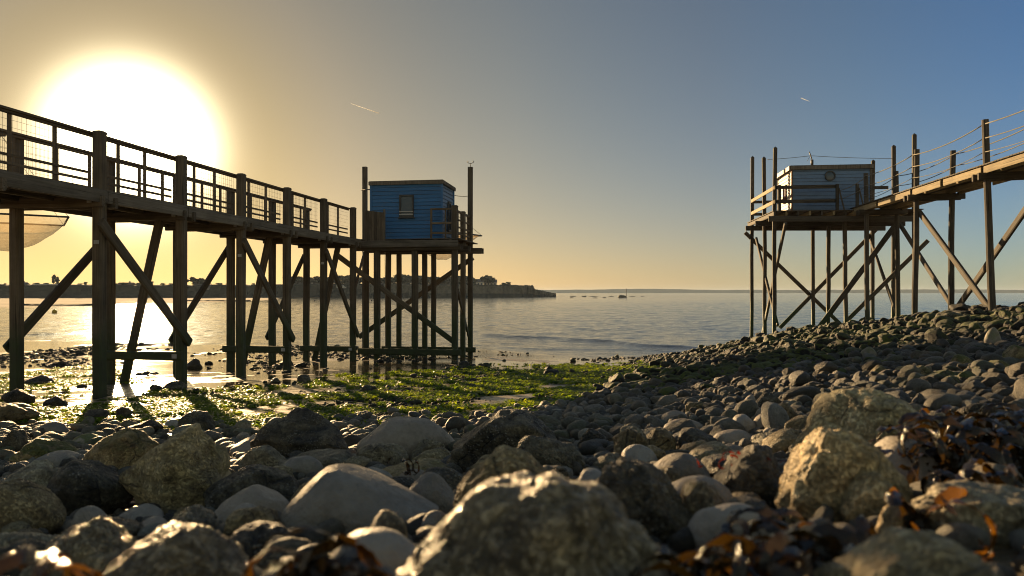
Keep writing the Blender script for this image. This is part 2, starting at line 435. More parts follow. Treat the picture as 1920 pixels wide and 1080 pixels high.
tag(beach, 'wet brown sand of the low tide foreshore', 'beach', kind='structure')

# --- shallow film of water left in the hollows of the sand
m, n, l, b = mat_new('film_water'); k = N(n, l)
p = k.pos()
b.inputs['Base Color'].default_value = (0.045, 0.036, 0.024, 1)
b.inputs['IOR'].default_value = 1.40
k.put(b.inputs['Roughness'], k.ramp(k.noise(p, 1.3, 3), [(0.35, 0.03), (0.7, 0.12)]))
w1 = k.noise(k.map(p, (1, 2.0, 1)), 6.0, 3, 0.6)
l.new(k.bump(w1, 0.30, 0.010), b.inputs['Normal'])
M['film_water'] = m
fx, fy = np.meshgrid(np.linspace(-40, 16, 130), np.linspace(8.5, 44, 140))
fz = T(fx, fy) - 0.006 + 0.016 * np.clip((fy - 13) / 8, 0, 1)
far_ok = belt(fx, fy, fz) < 0
Fc = grid_faces(140, 130)
okf = far_ok.ravel()[Fc].all(1)
film = add('tide_pool_water', fast_mesh('tide_pool_water', np.stack([fx, fy, fz], -1).reshape(-1, 3), Fc[okf], m))
tag(film, 'thin shining sheet of water lying in the hollows of the sand', 'water', kind='structure')

# --- the sea
m, n, l, b = mat_new('sea_water'); k = N(n, l)
p = k.pos()
b.inputs['Base Color'].default_value = (0.075, 0.078, 0.070, 1)
b.inputs['IOR'].default_value = 1.45
b.inputs['Roughness'].default_value = 0.07
w1 = k.noise(k.map(p, (0.55, 1.5, 1), rot=(0, 0, R(12))), 1.15, 5, 0.62, 0.5)
w2 = k.noise(k.map(p, (1.0, 0.34, 1), rot=(0, 0, R(-14))), 0.75, 4, 0.6, 0.4)
w4 = k.noise(k.map(p, (1.0, 0.16, 1), rot=(0, 0, R(4))), 0.30, 4, 0.6, 0.3)
w5 = k.noise(k.map(p, (1.0, 0.08, 1)), 0.10, 4, 0.6)
w3 = k.noise(k.map(p, (0.8, 1.6, 1)), 4.5, 3, 0.6)
h = k.math('ADD', k.math('MULTIPLY', w1, 0.07), k.math('ADD', k.math('MULTIPLY', w2, 0.10), k.math('MULTIPLY', w3, 0.012)))
l.new(k.bump(h, 1.0, 1.0), b.inputs['Normal'])
M['sea_water'] = m
st_ = np.linspace(-1.02, 1.02, 560)
sy = np.concatenate([np.exp(np.arange(math.log(24.0), math.log(300.0), 0.0056)), np.geomspace(304, 7000, 60)])
qt, qy = np.meshgrid(st_, sy)
qx = qt * (qy + 6.0)
qz = np.zeros_like(qx)
# one low breaker running in towards the stones, and a second behind it
def ridge(x0, y0, x1, y1, h, s):
    ux, uy = x1 - x0, y1 - y0; L = math.hypot(ux, uy); ux /= L; uy /= L
    t = (qx - x0) * ux + (qy - y0) * uy
    o = (qx - x0) * -uy + (qy - y0) * ux + 0.5 * np.sin(t * 0.5) + 0.25 * np.sin(t * 1.3 + 1)
    fade = np.clip(t / 2.5, 0, 1) * np.clip((L - t) / 2.5, 0, 1)
    return h * fade * np.exp(-(o / s) ** 2)
qz += ridge(-3.0, 50.5, 10.5, 36.2, 0.11, 0.42) + ridge(-2.5, 39.0, 9.5, 34.6, 0.04, 0.25) + ridge(-34, 47.5, -24.5, 55, 0.10, 0.5)
near = np.clip((330 - qy) / 150, 0, 1) * (0.35 + 0.65 * np.clip((qy - 36) / 14, 0, 1))
qz += near * (0.056 * noise2(qx * 0.8 + qy * 0.12, qy, 0.80, 5, 2) + 0.040 * noise2(qx * 0.6 - qy * 0.1, qy, 0.28, 6, 2) + 0.024 * noise2(qx, qy * 1.1, 2.2, 8, 1))
sea = add('sea', fast_mesh('sea', np.stack([qx, qy, qz], -1).reshape(-1, 3), grid_faces(*qx.shape), m))
tag(sea, 'calm rippled grey sea reflecting the low sun', 'sea', kind='structure')

# ------------------------------------------------------------------ timber pieces
_bc = {}
def beam_mesh(w, h, L, mat, ch=0.16, top='flat', rough=0.0, seed=0, seg=1, round_=False):
    """timber along local +Z from 0 to L, chamfered section w x h; top 'flat', 'cap' or 'point'"""
    key = (round(w, 3), round(h, 3), round(L, 2), mat, top, rough, seed, seg, round_)
    if key in _bc: return _bc[key]
    rng = random.Random(seed * 7 + 3)
    if round_:
        ring = [(0.5 * math.cos(a * math.tau / 10), 0.5 * math.sin(a * math.tau / 10)) for a in range(10)]
    else:
        c = ch
        ring = [(-.5 + c, -.5), (.5 - c, -.5), (.5, -.5 + c), (.5, .5 - c), (.5 - c, .5), (-.5 + c, .5), (-.5, .5 - c), (-.5, -.5 + c)]
    zs = [L * i / seg for i in range(seg + 1)]
    verts, faces = [], []
    k = len(ring)
    for i, z in enumerate(zs):
        ox = rng.uniform(-rough, rough) if 0 < i < seg else 0; oy = rng.uniform(-rough, rough) if 0 < i < seg else 0
        s = 1 - (0.10 * z / L if round_ else 0)
        for (x, y) in ring: verts.append((x * w * s + ox, y * h * s + oy, z))
    if top == 'cap':
        for sc, z in ((1.06, L + 0.001), (1.06, L + 0.035), (0.75, L + 0.06)):
            for (x, y) in ring: verts.append((x * w * sc, y * h * sc, z))
    if top == 'point':
        for (x, y) in ring: verts.append((x * w * 0.16, y * h * 0.16, L + w * 0.45))
    nr = len(verts) // k
    for i in range(nr - 1):
        for j in range(k):
            faces.append((i * k + j, i * k + (j + 1) % k, (i + 1) * k + (j + 1) % k, (i + 1) * k + j))
    faces.append(tuple(range(k - 1, -1, -1))); faces.append(tuple((nr - 1) * k + j for j in range(k)))
    me = mesh_from('timber', verts, faces, M[mat])
    _bc[key] = me
    return me
def beam(name, p0, p1, w, h, mat, parent, up=(0, 0, 1), **kw):
    """a timber from p0 to p1; w is measured across, h along 'up'"""
    p0, p1 = Vector(p0), Vector(p1)
    z = (p1 - p0); L = z.length; z.normalize()
    u = Vector(up)
    if abs(z.dot(u)) > 0.98: u = Vector((math.sin(0.162), math.cos(0.162), 0))
    x = u.cross(z).normalized(); y = z.cross(x)
    o = bpy.data.objects.new(name, beam_mesh(w, h, L, mat, **kw)); C.objects.link(o)
    o.rotation_mode = 'QUATERNION'
    o.rotation_quaternion = Matrix((x, y, z)).transposed().to_quaternion()
    base = parent.location if parent else Vector((0, 0, 0))
    o.location = p0 - base
    if parent: o.parent = parent
    return o
def tube_mesh(name, pts, r, mat, sides=5, r1=None):
    pts = [Vector(p) for p in pts]; verts, faces = [], []
    for i, p in enumerate(pts):
        t = (pts[min(i + 1, len(pts) - 1)] - pts[max(i - 1, 0)]).normalized()
        a = t.cross(Vector((0, 0, 1)))
        if a.length < 1e-3: a = t.cross(Vector((1, 0, 0)))
        a.normalize(); bb = t.cross(a)
        rr = r if r1 is None else r + (r1 - r) * i / (len(pts) - 1)
        for j in range(sides):
            q = j * math.tau / sides
            verts.append(p + a * math.cos(q) * rr + bb * math.sin(q) * rr)
    for i in range(len(pts) - 1):
        for j in range(sides):
            faces.append((i * sides + j, i * sides + (j + 1) % sides, (i + 1) * sides + (j + 1) % sides, (i + 1) * sides + j))
    faces.append(tuple(range(sides))[::-1]); faces.append(tuple((len(pts) - 1) * sides + j for j in range(sides)))
    return mesh_from(name, verts, faces, M[mat], True)
def rope(name, pts, r, mat, parent):
    base = parent.location if parent else Vector((0, 0, 0))
    return add(name, tube_mesh(name, [Vector(p) - base for p in pts], r, mat), parent)
def sagging(p0, p1, sag, n=8):
    p0, p1 = Vector(p0), Vector(p1)
    return [p0.lerp(p1, i / n) - Vector((0, 0, sag * 4 * (i / n) * (1 - i / n))) for i in range(n + 1)]
def box_mesh(name, x0, x1, y0, y1, z0, z1, mat):
    v = [(x0, y0, z0), (x1, y0, z0), (x1, y1, z0), (x0, y1, z0), (x0, y0, z1), (x1, y0, z1), (x1, y1, z1), (x0, y1, z1)]
    f = [(3, 2, 1, 0), (4, 5, 6, 7), (0, 1, 5, 4), (1, 2, 6, 5), (2, 3, 7, 6), (3, 0, 4, 7)]
    return mesh_from(name, v, f, M[mat])
def E(z): return EYE + z
def gz_at(p): return float(T(p.x, p.y))

# ------------------------------------------------------------------ pier with railings, on the left
TH = math.atan2(1190 - 960, F)                     # bearing of the pier
VD = Vector((math.sin(TH), math.cos(TH), 0)); VL = Vector((-math.cos(TH), math.sin(TH), 0))
D1, BAY, WID = 13.8, 2.484, 1.74
P_OR = Vector((-9.89, 0, 0))
def LP(d, bl, z):
    """d: distance from the camera plane on the near row, bl: metres left of the near row, z: height relative to the eye"""
    q = P_OR + Vector((math.tan(TH) * d, d, 0)) + VL * bl
    return Vector((q.x, q.y, E(z)))
DI = lambda i: D1 + BAY * i
DK, RAIL = 1.87, 2.97                              # deck and handrail heights
pier = empty('timber_pier', LP(DI(2), WID / 2, -2.2))
tag(pier, 'long brown timber pier with wire mesh railings leading to the blue hut', 'pier')
I0, I1 = -3, 5
for i in range(I0, I1 + 1):
    for bl in (0.0, WID):
        f = LP(DI(i), bl, 0); g = gz_at(f) - EYE
        beam('post', LP(DI(i), bl, g - 0.6), LP(DI(i), bl, RAIL - 0.05), 0.195, 0.195, 'timber_brown', pier, up=VD, top='cap', seed=i * 2 + (bl > 0), seg=3, rough=0.012)
    # cross heads, clamped on both faces of the post pair
    for s in (-0.17, 0.17):
        beam('cross_beam', LP(DI(i) + s, -0.22, 1.66), LP(DI(i) + s, WID + 0.22, 1.66), 0.09, 0.20, 'timber_brown', pier, seed=i)
    if i % 2:
        g = gz_at(LP(DI(i), 0.8, 0)) - EYE
        zl = {1: -1.38, 3: -1.62, 5: -1.98}.get(i, g + 0.6)
        for s in (-0.165,):
            beam('sill_beam', LP(DI(i) + s, -0.14, zl), LP(DI(i) + s, WID + 0.14, zl), 0.08, 0.19, 'timber_brown', pier, seed=i)
        # raking prop in the plane of the frame
        beam('brace', LP(DI(i) + 0.17, WID * 0.88, g - 0.1), LP(DI(i) + 0.17, WID * 0.36, 1.62), 0.10, 0.19, 'timber_brown', pier, up=VL)
def bolt_plate(p, s=0.055):
    o = add('bolt_plate', box_mesh('bolt_plate', -s, s, -0.012, 0.012, -s * 0.8, s * 0.8, 'metal_grey'), pier); o.location = p - pier.location; o.rotation_euler = (0, 0, -TH)
for i in range(-1, I1 + 1):
    if i % 2: bolt_plate(LP(DI(i) - 0.215, 0.02, {1: -1.38, 3: -1.62, 5: -1.98}.get(i, -1.2)))
    bolt_plate(LP(DI(i) - 0.228, 0.03, 1.66), 0.04)
    if i % 2 == 0: bolt_plate(LP(DI(i) - 0.11, -0.02, 0.92), 0.045)
# long braces along the rows
def brace(d0, z0, d1, z1, bl, ext=0.25, w=0.08, h=0.19):
    a, c = LP(d0, bl, z0), LP(d1, bl, z1); u = (c - a).normalized()
    return beam('brace', a - u * ext * 0.3, c + u * ext, w, h, 'timber_brown', pier, up=VL.cross(u) if False else Vector((0, 0, 1)))
for i in (-2, 0, 2, 4):
    brace(DI(i + 1), gz_at(LP(DI(i + 1), 0, 0)) - EYE + 0.95, DI(i), 1.12, -0.17)            # near row: top of even post to foot of odd post
    brace(DI(i), gz_at(LP(DI(i), WID, 0)) - EYE + 0.95, DI(i + 1), 1.12, WID + 0.17)         # far row: foot of even post to top of odd post
# stringers, fascia boards, deck planks
dA, dB = DI(I0) - 0.3, DI(I1) + 0.35
for i in range(I0, I1):
    d0, d1 = DI(i) + (0 if i > I0 else -0.3), DI(i + 1) + (0 if i < I1 - 1 else 0.35)
    for bl in (0.20, 0.8, WID - 0.20):
        beam('stringer', LP(d0, bl, 1.77 - 0.008 * (i % 2)), LP(d1, bl, 1.77 - 0.008 * (i % 2)), 0.09, 0.16, 'timber_brown', pier, seed=i)
    for bl in (0.135 + 0.004, WID - 0.135 - 0.004):
        pass
    for bl in (-0.155, WID + 0.155):
        beam('fascia_board', LP(d0 + 0.01, bl, 1.755), LP(d1 - 0.01, bl, 1.755), 0.045, 0.235, 'timber_grey', pier, seed=i)
d = dA
q = 0
while d < dB:
    z = 1.872 + random.uniform(-0.004, 0.004)
    beam('plank', LP(d, -0.12, z), LP(d, WID + 0.12, z), 0.132, 0.034, 'timber_grey', pier, seed=q % 5, up=(0, 0, 1))
    d += 0.145 * math.cos(TH); q += 1
# railings: uprights, handrail, low rails and wire mesh in every bay
def wire_panel(pf, d0, d1, z0, z1, nv, nh, name, parent, r=0.0026):
    V, Fs = [], []
    def wire(a, c):
        t = (c - a).normalized(); s = t.cross(Vector((0.3, 0.9, 0.31))).normalized(); u = t.cross(s)
        o = len(V)
        for p in (a, c):
            for (x, y) in ((1, 0), (-0.5, 0.87), (-0.5, -0.87)): V.append(p + s * x * r + u * y * r - parent.location)
        for j in range(3): Fs.append((o + j, o + (j + 1) % 3, o + 3 + (j + 1) % 3, o + 3 + j))
    for i in range(nv + 1):
        dd = d0 + (d1 - d0) * i / nv; wire(pf(dd, z0), pf(dd, z1))
    for i in range(nh + 1):
        zz = z0 + (z1 - z0) * i / nh; wire(pf(d0, zz), pf(d1, zz))
    o = add(name, mesh_from(name, V, Fs, M['wire_mat']), parent); o['kind'] = 'stuff'
    return o
for i in range(I0, I1):
    d0, d1 = DI(i), DI(i + 1)
    for bl, s in ((0.0, 1), (WID, -1)):
        ins = bl + s * 0.16
        beam('handrail', LP(d0 + 0.01, ins, RAIL - 0.03), LP(d1 - 0.01, ins, RAIL - 0.03), 0.11, 0.05, 'timber_rail', pier, seed=i)
        beam('top_rail', LP(d0 + 0.01, ins, RAIL - 0.078), LP(d1 - 0.01, ins, RAIL - 0.078), 0.045, 0.045, 'timber_rail', pier, seed=i)
        for z in (0.20, 0.34):
            beam('low_rail', LP(d0 + 0.12, ins, DK + z), LP(d1 - 0.12, ins, DK + z), 0.03, 0.045, 'timber_rail', pier, seed=i)
        for t in (0.30, 0.64):
            dd = d0 + (d1 - d0) * (t + random.uniform(-0.02, 0.02))
            beam('upright', LP(dd, ins + s * 0.036, DK - 0.05), LP(dd, ins + s * 0.036, RAIL - 0.06), 0.055, 0.06, 'timber_rail', pier, up=VD, seed=i)
        wire_panel(lambda a, z, q=ins - s * 0.03: LP(a, q, z), d0 + 0.13, d1 - 0.13, DK + 0.06, RAIL - 0.08, 24, 8, 'wire_mesh', pier)

# --- platform of the blue hut: three rows of piles
RD = [27.0, 28.25, 29.5]                           # rows
def PP(rd, c, z):
    """platform point: rd distance of the row, c metres right of the pier's near row"""
    return LP(rd, -c, z)
CX = lambda px, rd: (px - 1190) / F * rd + 9.89      # offset of a column seen at px
cols = [CX(663, 27.0) / math.cos(TH), CX(708, 27.0) / math.cos(TH), CX(780, 27.0) / math.cos(TH), CX(855, 27.0) / math.cos(TH)]
c0, c1 = -0.15, cols[3] + 0.14
plat = empty('hut_platform', PP(28.2, c1 / 2, -2.4))
tag(plat, 'square timber platform on tall piles carrying the blue hut', 'platform')
for ri, rd in enumerate(RD):
    for ci, c in enumerate(cols):
        if ri == 0 and ci == 0: continue
        cc = c if not (ri == 2 and ci == 0) else CX(683, 29.5) / math.cos(TH)
        g = gz_at(PP(rd, cc, 0)) - EYE
        top = 1.60
        kw = dict(top='flat')
        w = 0.21 if ri == 0 else 0.18
        if ri == 2 and ci == 0: top = (HZ - 312) / F * 29.5
        if ri == 2 and ci == 3: top = (HZ - 318) / F * 29.5
        if ci == 3 and ri < 2: top = 3.02 - 0.08 * ri; kw = dict(top='cap')
        beam('post', PP(rd, cc, g - 0.6), PP(rd, cc, top), w, w, 'timber_brown', plat, up=VD, seg=3, rough=0.010, seed=ri * 5 + ci, **kw)
for ri, rd in enumerate(RD):
    for s in (-0.15, 0.15):
        beam('cross_beam', PP(rd + s, c0 - 0.15, 1.60), PP(rd + s, c1 + (0.12 if ri < 2 else 0.35), 1.60), 0.08, 0.21, 'timber_brown', plat, seed=ri)
for j in range(8):
    c = c0 + 0.05 + (c1 - c0 - 0.3) * j / 7
    beam('joist', PP(26.76, c, 1.79), PP(29.72, c, 1.79), 0.07, 0.16, 'timber_brown', plat, seed=j)
beam('fascia_board', PP(26.70, c0 - 0.1, 1.72), PP(26.70, c1 + 0.05, 1.72), 0.045, 0.24, 'timber_grey', plat, seed=3)
for j in range(21):
    dd = 26.80 + 0.144 * j
    beam('plank', PP(dd, c0 - 0.1, 1.888 + random.uniform(-0.003, 0.003)), PP(dd, c1 + 0.1, 1.888), 0.132, 0.034, 'timber_grey', plat, seed=j % 5)
beam('sill_beam', PP(26.84, c0 + 0.1, -2.12), PP(26.84, c1 + 0.12, -2.12), 0.09, 0.22, 'timber_brown', plat, seed=1)
beam('sill_beam', PP(29.35, c0 + 0.1, -2.22), PP(29.35, c1 + 0.1, -2.22), 0.09, 0.20, 'timber_brown', plat, seed=2)
def pbrace(pa, da, pb, db, w=0.08, h=0.19):
    a, c = pix(pa[0], pa[1], da), pix(pb[0], pb[1], db)
    return beam('brace', a, c, w, h, 'timber_brown', plat)
pbrace((673, 632), 29.95, (887, 483), 29.3)
pbrace((634, 480), 27.1, (854, 643), 26.55)
pbrace((858, 545), 26.7, (883, 650), 29.3, h=0.14)
pbrace((660, 560), 26.9, (684, 470), 29.6, h=0.14)
# railing round the platform corner on the seaward right side
for (a, c) in ((cols[2] + 0.62, cols[3]),):
    for z in (2.95, 2.45, 2.1):
        beam('low_rail' if z < 2.9 else 'handrail', PP(26.95, a, z), PP(26.95, c, z), 0.05, 0.07, 'timber_rail', plat)
    beam('upright', PP(26.95, a, 1.85), PP(26.95, a, 2.98), 0.07, 0.07, 'timber_rail', plat, up=VD)
    beam('upright', PP(26.95, (a + c) / 2 + 0.1, 1.85), PP(26.95, (a + c) / 2 + 0.1, 2.95), 0.05, 0.05, 'timber_rail', plat, up=VD)
for z in (2.92, 2.62, 2.36, 2.12):
    beam('low_rail' if z < 2.9 else 'handrail', PP(27.0, cols[3] - 0.02, z), PP(29.5, cols[3] - 0.02, z), 0.05, 0.06 if z < 2.9 else 0.09, 'timber_rail', plat)
for dd in (27.6, 28.7, 29.1):
    beam('upright', PP(dd, cols[3] - 0.03, 1.85), PP(dd, cols[3] - 0.03, 2.9), 0.05, 0.05, 'timber_rail', plat, up=VD)
wire_panel(lambda a, z: PP(a, cols[3] - 0.06, z), 27.1, 29.4, 1.95, 2.88, 16, 7, 'wire_mesh', plat)

# boarded grey screen at the end of the walkway
scr = empty('boarded_screen', PP(26.72, CX(684, 26.72), DK))
tag(scr, 'grey boarded screen standing where the railed walkway reaches the blue hut', 'screen')
a0, a1 = CX(684, 26.72) / math.cos(TH), CX(721, 26.72) / math.cos(TH)
nb = 8
for j in range(nb):
    c = a0 + (a1 - a0) * (j + 0.5) / nb
    beam('plank', PP(26.72, c, 1.83), PP(26.72, c, 2.93 - 0.1 * j / nb), 0.085, 0.03, 'timber_brown', scr, up=VD, seed=j % 4)
for z in (2.05, 2.7):
    beam('batten', PP(26.77, a0, z), PP(26.77, a1, z), 0.03, 0.08, 'timber_grey', scr)
for c in (a0, a1):
    beam('upright', PP(26.775, c, 1.83), PP(26.775, c, 2.96), 0.07, 0.07, 'timber_grey', scr, up=VD)

# ------------------------------------------------------------------ hut builder
def hut(name, label, origin, rz, W, D, H, nb, wall_mats, roof_mat, fascia_mat, trim_mat, over, drop=0.0, fh=0.13):
    """origin: front left floor corner; local x right, y back. Horizontal boards on all four sides"""
    h = empty(name, origin, rz); tag(h, label, 'hut')
    bh = H / nb
    def wall(side, mat):
        L = W if side in 'FB' else D
        core = {'F': (0.01, W - 0.01, 0.0, 0.05), 'B': (0.01, W - 0.01, D - 0.05, D), 'L': (0.0, 0.05, 0.05, D - 0.05), 'R': (W - 0.05, W, 0.05, D - 0.05)}[side]
        w = add('wall', box_mesh('wall', core[0], core[1], core[2], core[3], 0.0, H, 'paint_dark'), h)
        t0, t1 = 0.034, 0.012          # lapped boards: thick lower edge, thin upper edge
        vs = [(0, 0, 0), (L, 0, 0), (L, 0, bh - 0.009), (0, 0, bh - 0.009), (0, -t0, 0), (L, -t0, 0), (L, -t1, bh - 0.009), (0, -t1, bh - 0.009)]
        f = [(4, 5, 6, 7), (0, 1, 5, 4), (1, 2, 6, 5), (2, 3, 7, 6), (3, 0, 4, 7), (3, 2, 1, 0)]
        me = mesh_from('board', vs, f, M[mat])
        for j in range(nb):
            o = add('board', me, w)
            z = j * bh
            if side == 'F': o.location = (0, 0, z)
            elif side == 'R': o.location = (W, 0, z); o.rotation_euler = (0, 0, R(90))
            elif side == 'B': o.location = (W, D, z); o.rotation_euler = (0, 0, R(180))
            else: o.location = (0, D, z); o.rotation_euler = (0, 0, R(-90))
    for s in 'FRBL': wall(s, wall_mats[s])
    for (x, y) in ((-0.02, -0.02), (W + 0.02, -0.02), (W + 0.02, D + 0.02), (-0.02, D + 0.02)):
        add('corner_trim', box_mesh('corner_trim', x - 0.035, x + 0.035, y - 0.035, y + 0.035, 0, H, trim_mat), h)
    # roof slab with fascia all round
    o = over
    v = []
    for dz in (0, 0.05):
        for (x, y) in ((-o, -o), (W + o, -o), (W + o, D + o), (-o, D + o)):
            v.append((x, y, H + 0.05 + dz - drop * (y + o) / (D + 2 * o)))
    rf = add('roof', mesh_from('roof', v, [(3, 2, 1, 0), (4, 5, 6, 7), (0, 1, 5, 4), (1, 2, 6, 5), (2, 3, 7, 6), (3, 0, 4, 7)], M[roof_mat]), h)
    t = 0.025
    zF, zB = H + 0.052, H + 0.052 - drop
    add('fascia', box_mesh('fascia', -o - t, W + o + t, -o - t, -o - 0.002, zF - fh + 0.03, zF + 0.03, fascia_mat), rf)
    add('fascia', box_mesh('fascia', -o - t, W + o + t, D + o + 0.002, D + o + t, zB - fh + 0.03, zB + 0.03, fascia_mat), rf)
    for x0 in (-o - t, W + o + 0.002):
        x1 = x0 + t - 0.002
        v = [(x0, -o, zF - fh + 0.032), (x1, -o, zF - fh + 0.032), (x1, D + o, zB - fh + 0.032), (x0, D + o, zB - fh + 0.032)]
        v += [(p[0], p[1], p[2] + fh) for p in v]
        add('fascia', mesh_from('fascia', v, [(3, 2, 1, 0), (4, 5, 6, 7), (0, 1, 5, 4), (1, 2, 6, 5), (2, 3, 7, 6), (3, 0, 4, 7)], M[fascia_mat]), rf)
    return h
def window(h, side, x0, x1, z0, z1, W, D, frame_mat, bars=()):
    """window on the front (F), right (R) or left (L) of a hut"""
    w = empty('window'); w.parent = h
    if side == 'F': w.location = (x0, -0.034, z0)
    elif side == 'R': w.location = (W + 0.034, x0, z0); w.rotation_euler = (0, 0, R(90))
    else: w.location = (-0.034, x1, z0); w.rotation_euler = (0, 0, R(-90))
    a, c = x1 - x0, z1 - z0; t = 0.06
    pane = box_mesh('pane', t, a - t, -0.012, 0.0, t, c - t, 'glass')
    add('pane', pane, w)
    for nm, q in (('frame', (0, a, -0.05, 0.0, c - t, c)), ('frame', (0, a, -0.05, 0.0, 0, t)), ('frame', (0, t, -0.05, 0.0, t, c - t)), ('frame', (a - t, a, -0.05, 0.0, t, c - t))):
        add(nm, box_mesh(nm, *q, frame_mat), w)
    add('sill', box_mesh('sill', -0.04, a + 0.04, -0.085, -0.001, -0.035, -0.001, frame_mat), w)
    for z in bars:
        add('bar', box_mesh('bar', 0.01, a - 0.01, -0.085, -0.06, z, z + 0.035, 'metal_grey'), w)
    return w

hd = 27.35
ho = PP(hd, CX(697.5, hd) / math.cos(TH), 1.91)
HW = (CX(832, hd) - CX(697.5, hd)) / math.cos(TH) - 0.04
blue = hut('fishing_hut', 'blue boarded fishing hut with one square window and flat roof', ho, -TH, HW, 1.7, 2.04, 15,
           {'F': 'paint_blue', 'R': 'paint_pale_blue', 'B': 'paint_blue', 'L': 'paint_blue'}, 'roof_felt', 'timber_grey', 'paint_blue', 0.07, drop=0.03)
wx = (752 - 697.5) / F * hd
window(blue, 'F', wx, wx + 0.54, 0.80, 1.62, HW, 1.7, 'paint_dark', bars=(0.09, 0.19))
window(blue, 'R', 0.75, 1.15, 0.35, 1.45, HW, 1.7, 'paint_dark')

# wind cups on top of the right mast, guy lines, hanging rope
mt = PP(29.5, cols[3], (HZ - 318) / F * 29.5)
an = empty('wind_gauge', mt)
tag(an, 'small wind gauge with cups on top of the mast beside the blue hut', 'wind gauge')
rope('stem', [mt, mt + Vector((0, 0, 0.16))], 0.014, 'wire_mat', an)
rope('arm', [mt + Vector((-0.10, 0, 0.20)), mt + Vector((-0.06, 0, 0.15)), mt + Vector((0.06, 0, 0.15)), mt + Vector((0.11, 0, 0.19))], 0.010, 'wire_mat', an)
for s in (-0.10, 0.11):
    rope('cup', [mt + Vector((s, 0, 0.18)), mt + Vector((s, 0, 0.235))], 0.022, 'wire_mat', an)
g1 = rope('guy_line', sagging(PP(29.5, cols[3], 3.74), PP(29.0, cols[3] - 0.5, 3.7), 0.03), 0.012, 'rope_mat', None)
tag(g1, 'thin line tied between the wind gauge mast and the blue hut', 'rope')
g2 = rope('steel_rod', [PP(29.5, CX(676, 29.5) / math.cos(TH), 4.06), PP(29.0, CX(697, 29.0) / math.cos(TH), 4.0)], 0.022, 'wire_mat', None)
tag(g2, 'short rod tying the mast without a gauge to the blue hut', 'rod')
g3 = rope('hanging_rope', [pix(722, 470, 28.0), pix(722.5, 560, 28.0), pix(723, 652, 28.0)], 0.013, 'rope_mat', None)
tag(g3, 'rope hanging straight down below the blue hut platform', 'rope')

# ------------------------------------------------------------------ lift nets
m, n, l, b = mat_new('netting'); k = N(n, l)
uv = k.coord('Object')
b.inputs['Base Color'].default_value = (0.16, 0.125, 0.08, 1); b.inputs['Roughness'].default_value = 0.9
tr = n.new('ShaderNodeBsdfTransparent'); tl = n.new('ShaderNodeBsdfTranslucent'); tl.inputs[0].default_value = (0.50, 0.38, 0.22, 1)
mx0 = n.new('ShaderNodeMixShader'); mx0.inputs[0].default_value = 0.5; l.new(b.outputs[0], mx0.inputs[1]); l.new(tl.outputs[0], mx0.inputs[2])
mx = n.new('ShaderNodeMixShader')
fo = k.noise(k.map(uv, (3, 3, 8)), 2.0, 3)
l.new(k.math('ADD', 0.22, k.math('MULTIPLY', fo, 0.5)), mx.inputs[0])
l.new(tr.outputs[0], mx.inputs[1]); l.new(mx0.outputs[0], mx.inputs[2])
l.new(mx.outputs[0], n['Material Output'].inputs[0])
M['netting'] = m
def lift_net(name, label, centre, half, rz, sag, z, lines_to):
    o = empty(name, (centre.x, centre.y, z), rz); tag(o, label, 'net')
    cs = [Vector((-half, -half, 0)), Vector((half, -half, 0)), Vector((half, half, 0)), Vector((-half, half, 0))]
    for i in range(4):
        add('frame_tube', tube_mesh('frame_tube', [cs[i], cs[(i + 1) % 4]], 0.03, 'wire_mat'), o)
    nn = 20
    V = []
    for j in range(nn + 1):
        for i in range(nn + 1):
            u, v = 2 * i / nn - 1, 2 * j / nn - 1
            s = (1 - u * u) * (1 - v * v)
            rim = 1 - 0.08 * (1 - abs(u)) * (1 if abs(v) > 0.99 else 0)
            V.append((u * half, v * half, -0.02 - sag * s ** 0.95 + 0.02 * math.sin(i * 1.7 + j)))
    add('netting', fast_mesh('netting', V, grid_faces(nn + 1, nn + 1), M['netting']), o)
    inv = Matrix.Translation(o.location) @ Matrix.Rotation(rz, 4, 'Z'); inv = inv.inverted()
    knot = inv @ Vector(lines_to)
    for c in cs:
        add('line', tube_mesh('line', [c, c.lerp(knot, 0.5), knot], 0.008, 'rope_mat', 4), o)
    return o
nd = 32.0
lift_net('lift_net', 'square lift net sagging on the seaward side below the blue hut', PP(nd + 0.1, CX(826, nd) + 0.1, 0), 1.22, -TH - R(20), 1.05, E((HZ - 441) / F * nd), PP(nd, CX(826, nd), 3.9))
boom = empty('net_boom', PP(29.9, CX(826, 29.9), 1.8))
tag(boom, 'timber boom behind the blue hut holding the lift net', 'boom')
beam('post', PP(29.9, CX(818, 29.9), 1.7), PP(29.9, CX(818, 29.9), 3.6), 0.10, 0.10, 'timber_brown', boom, up=VD)
beam('arm', PP(29.85, CX(818, 29.9), 3.5), PP(nd, CX(826, nd), 3.92), 0.09, 0.09, 'timber_brown', boom)
# the net of a pier out of the picture, its corner showing under the deck
nc = pix(125, 407, 23.0)
cn = Vector((nc.x - 2.35, nc.y + 0.5, 0))
lift_net('lift_net', 'pale lift net whose pointed corner hangs behind the railed pier at far left', cn, 1.75, R(33), 1.0, nc.z, (cn.x, cn.y, nc.z + 2.6))
bm2 = empty('net_mast', (cn.x - 3.4, cn.y, gz_at(cn)))
tag(bm2, 'timber mast and boom holding the pale lift net', 'mast')
beam('post', (cn.x - 3.4, cn.y, gz_at(cn) - 0.6), (cn.x - 3.4, cn.y, nc.z + 2.9), 0.2, 0.2, 'timber_brown', bm2, up=VD)
beam('arm', (cn.x - 3.4, cn.y, nc.z + 2.7), (cn.x + 0.1, cn.y, nc.z + 2.65), 0.12, 0.12, 'timber_brown', bm2)

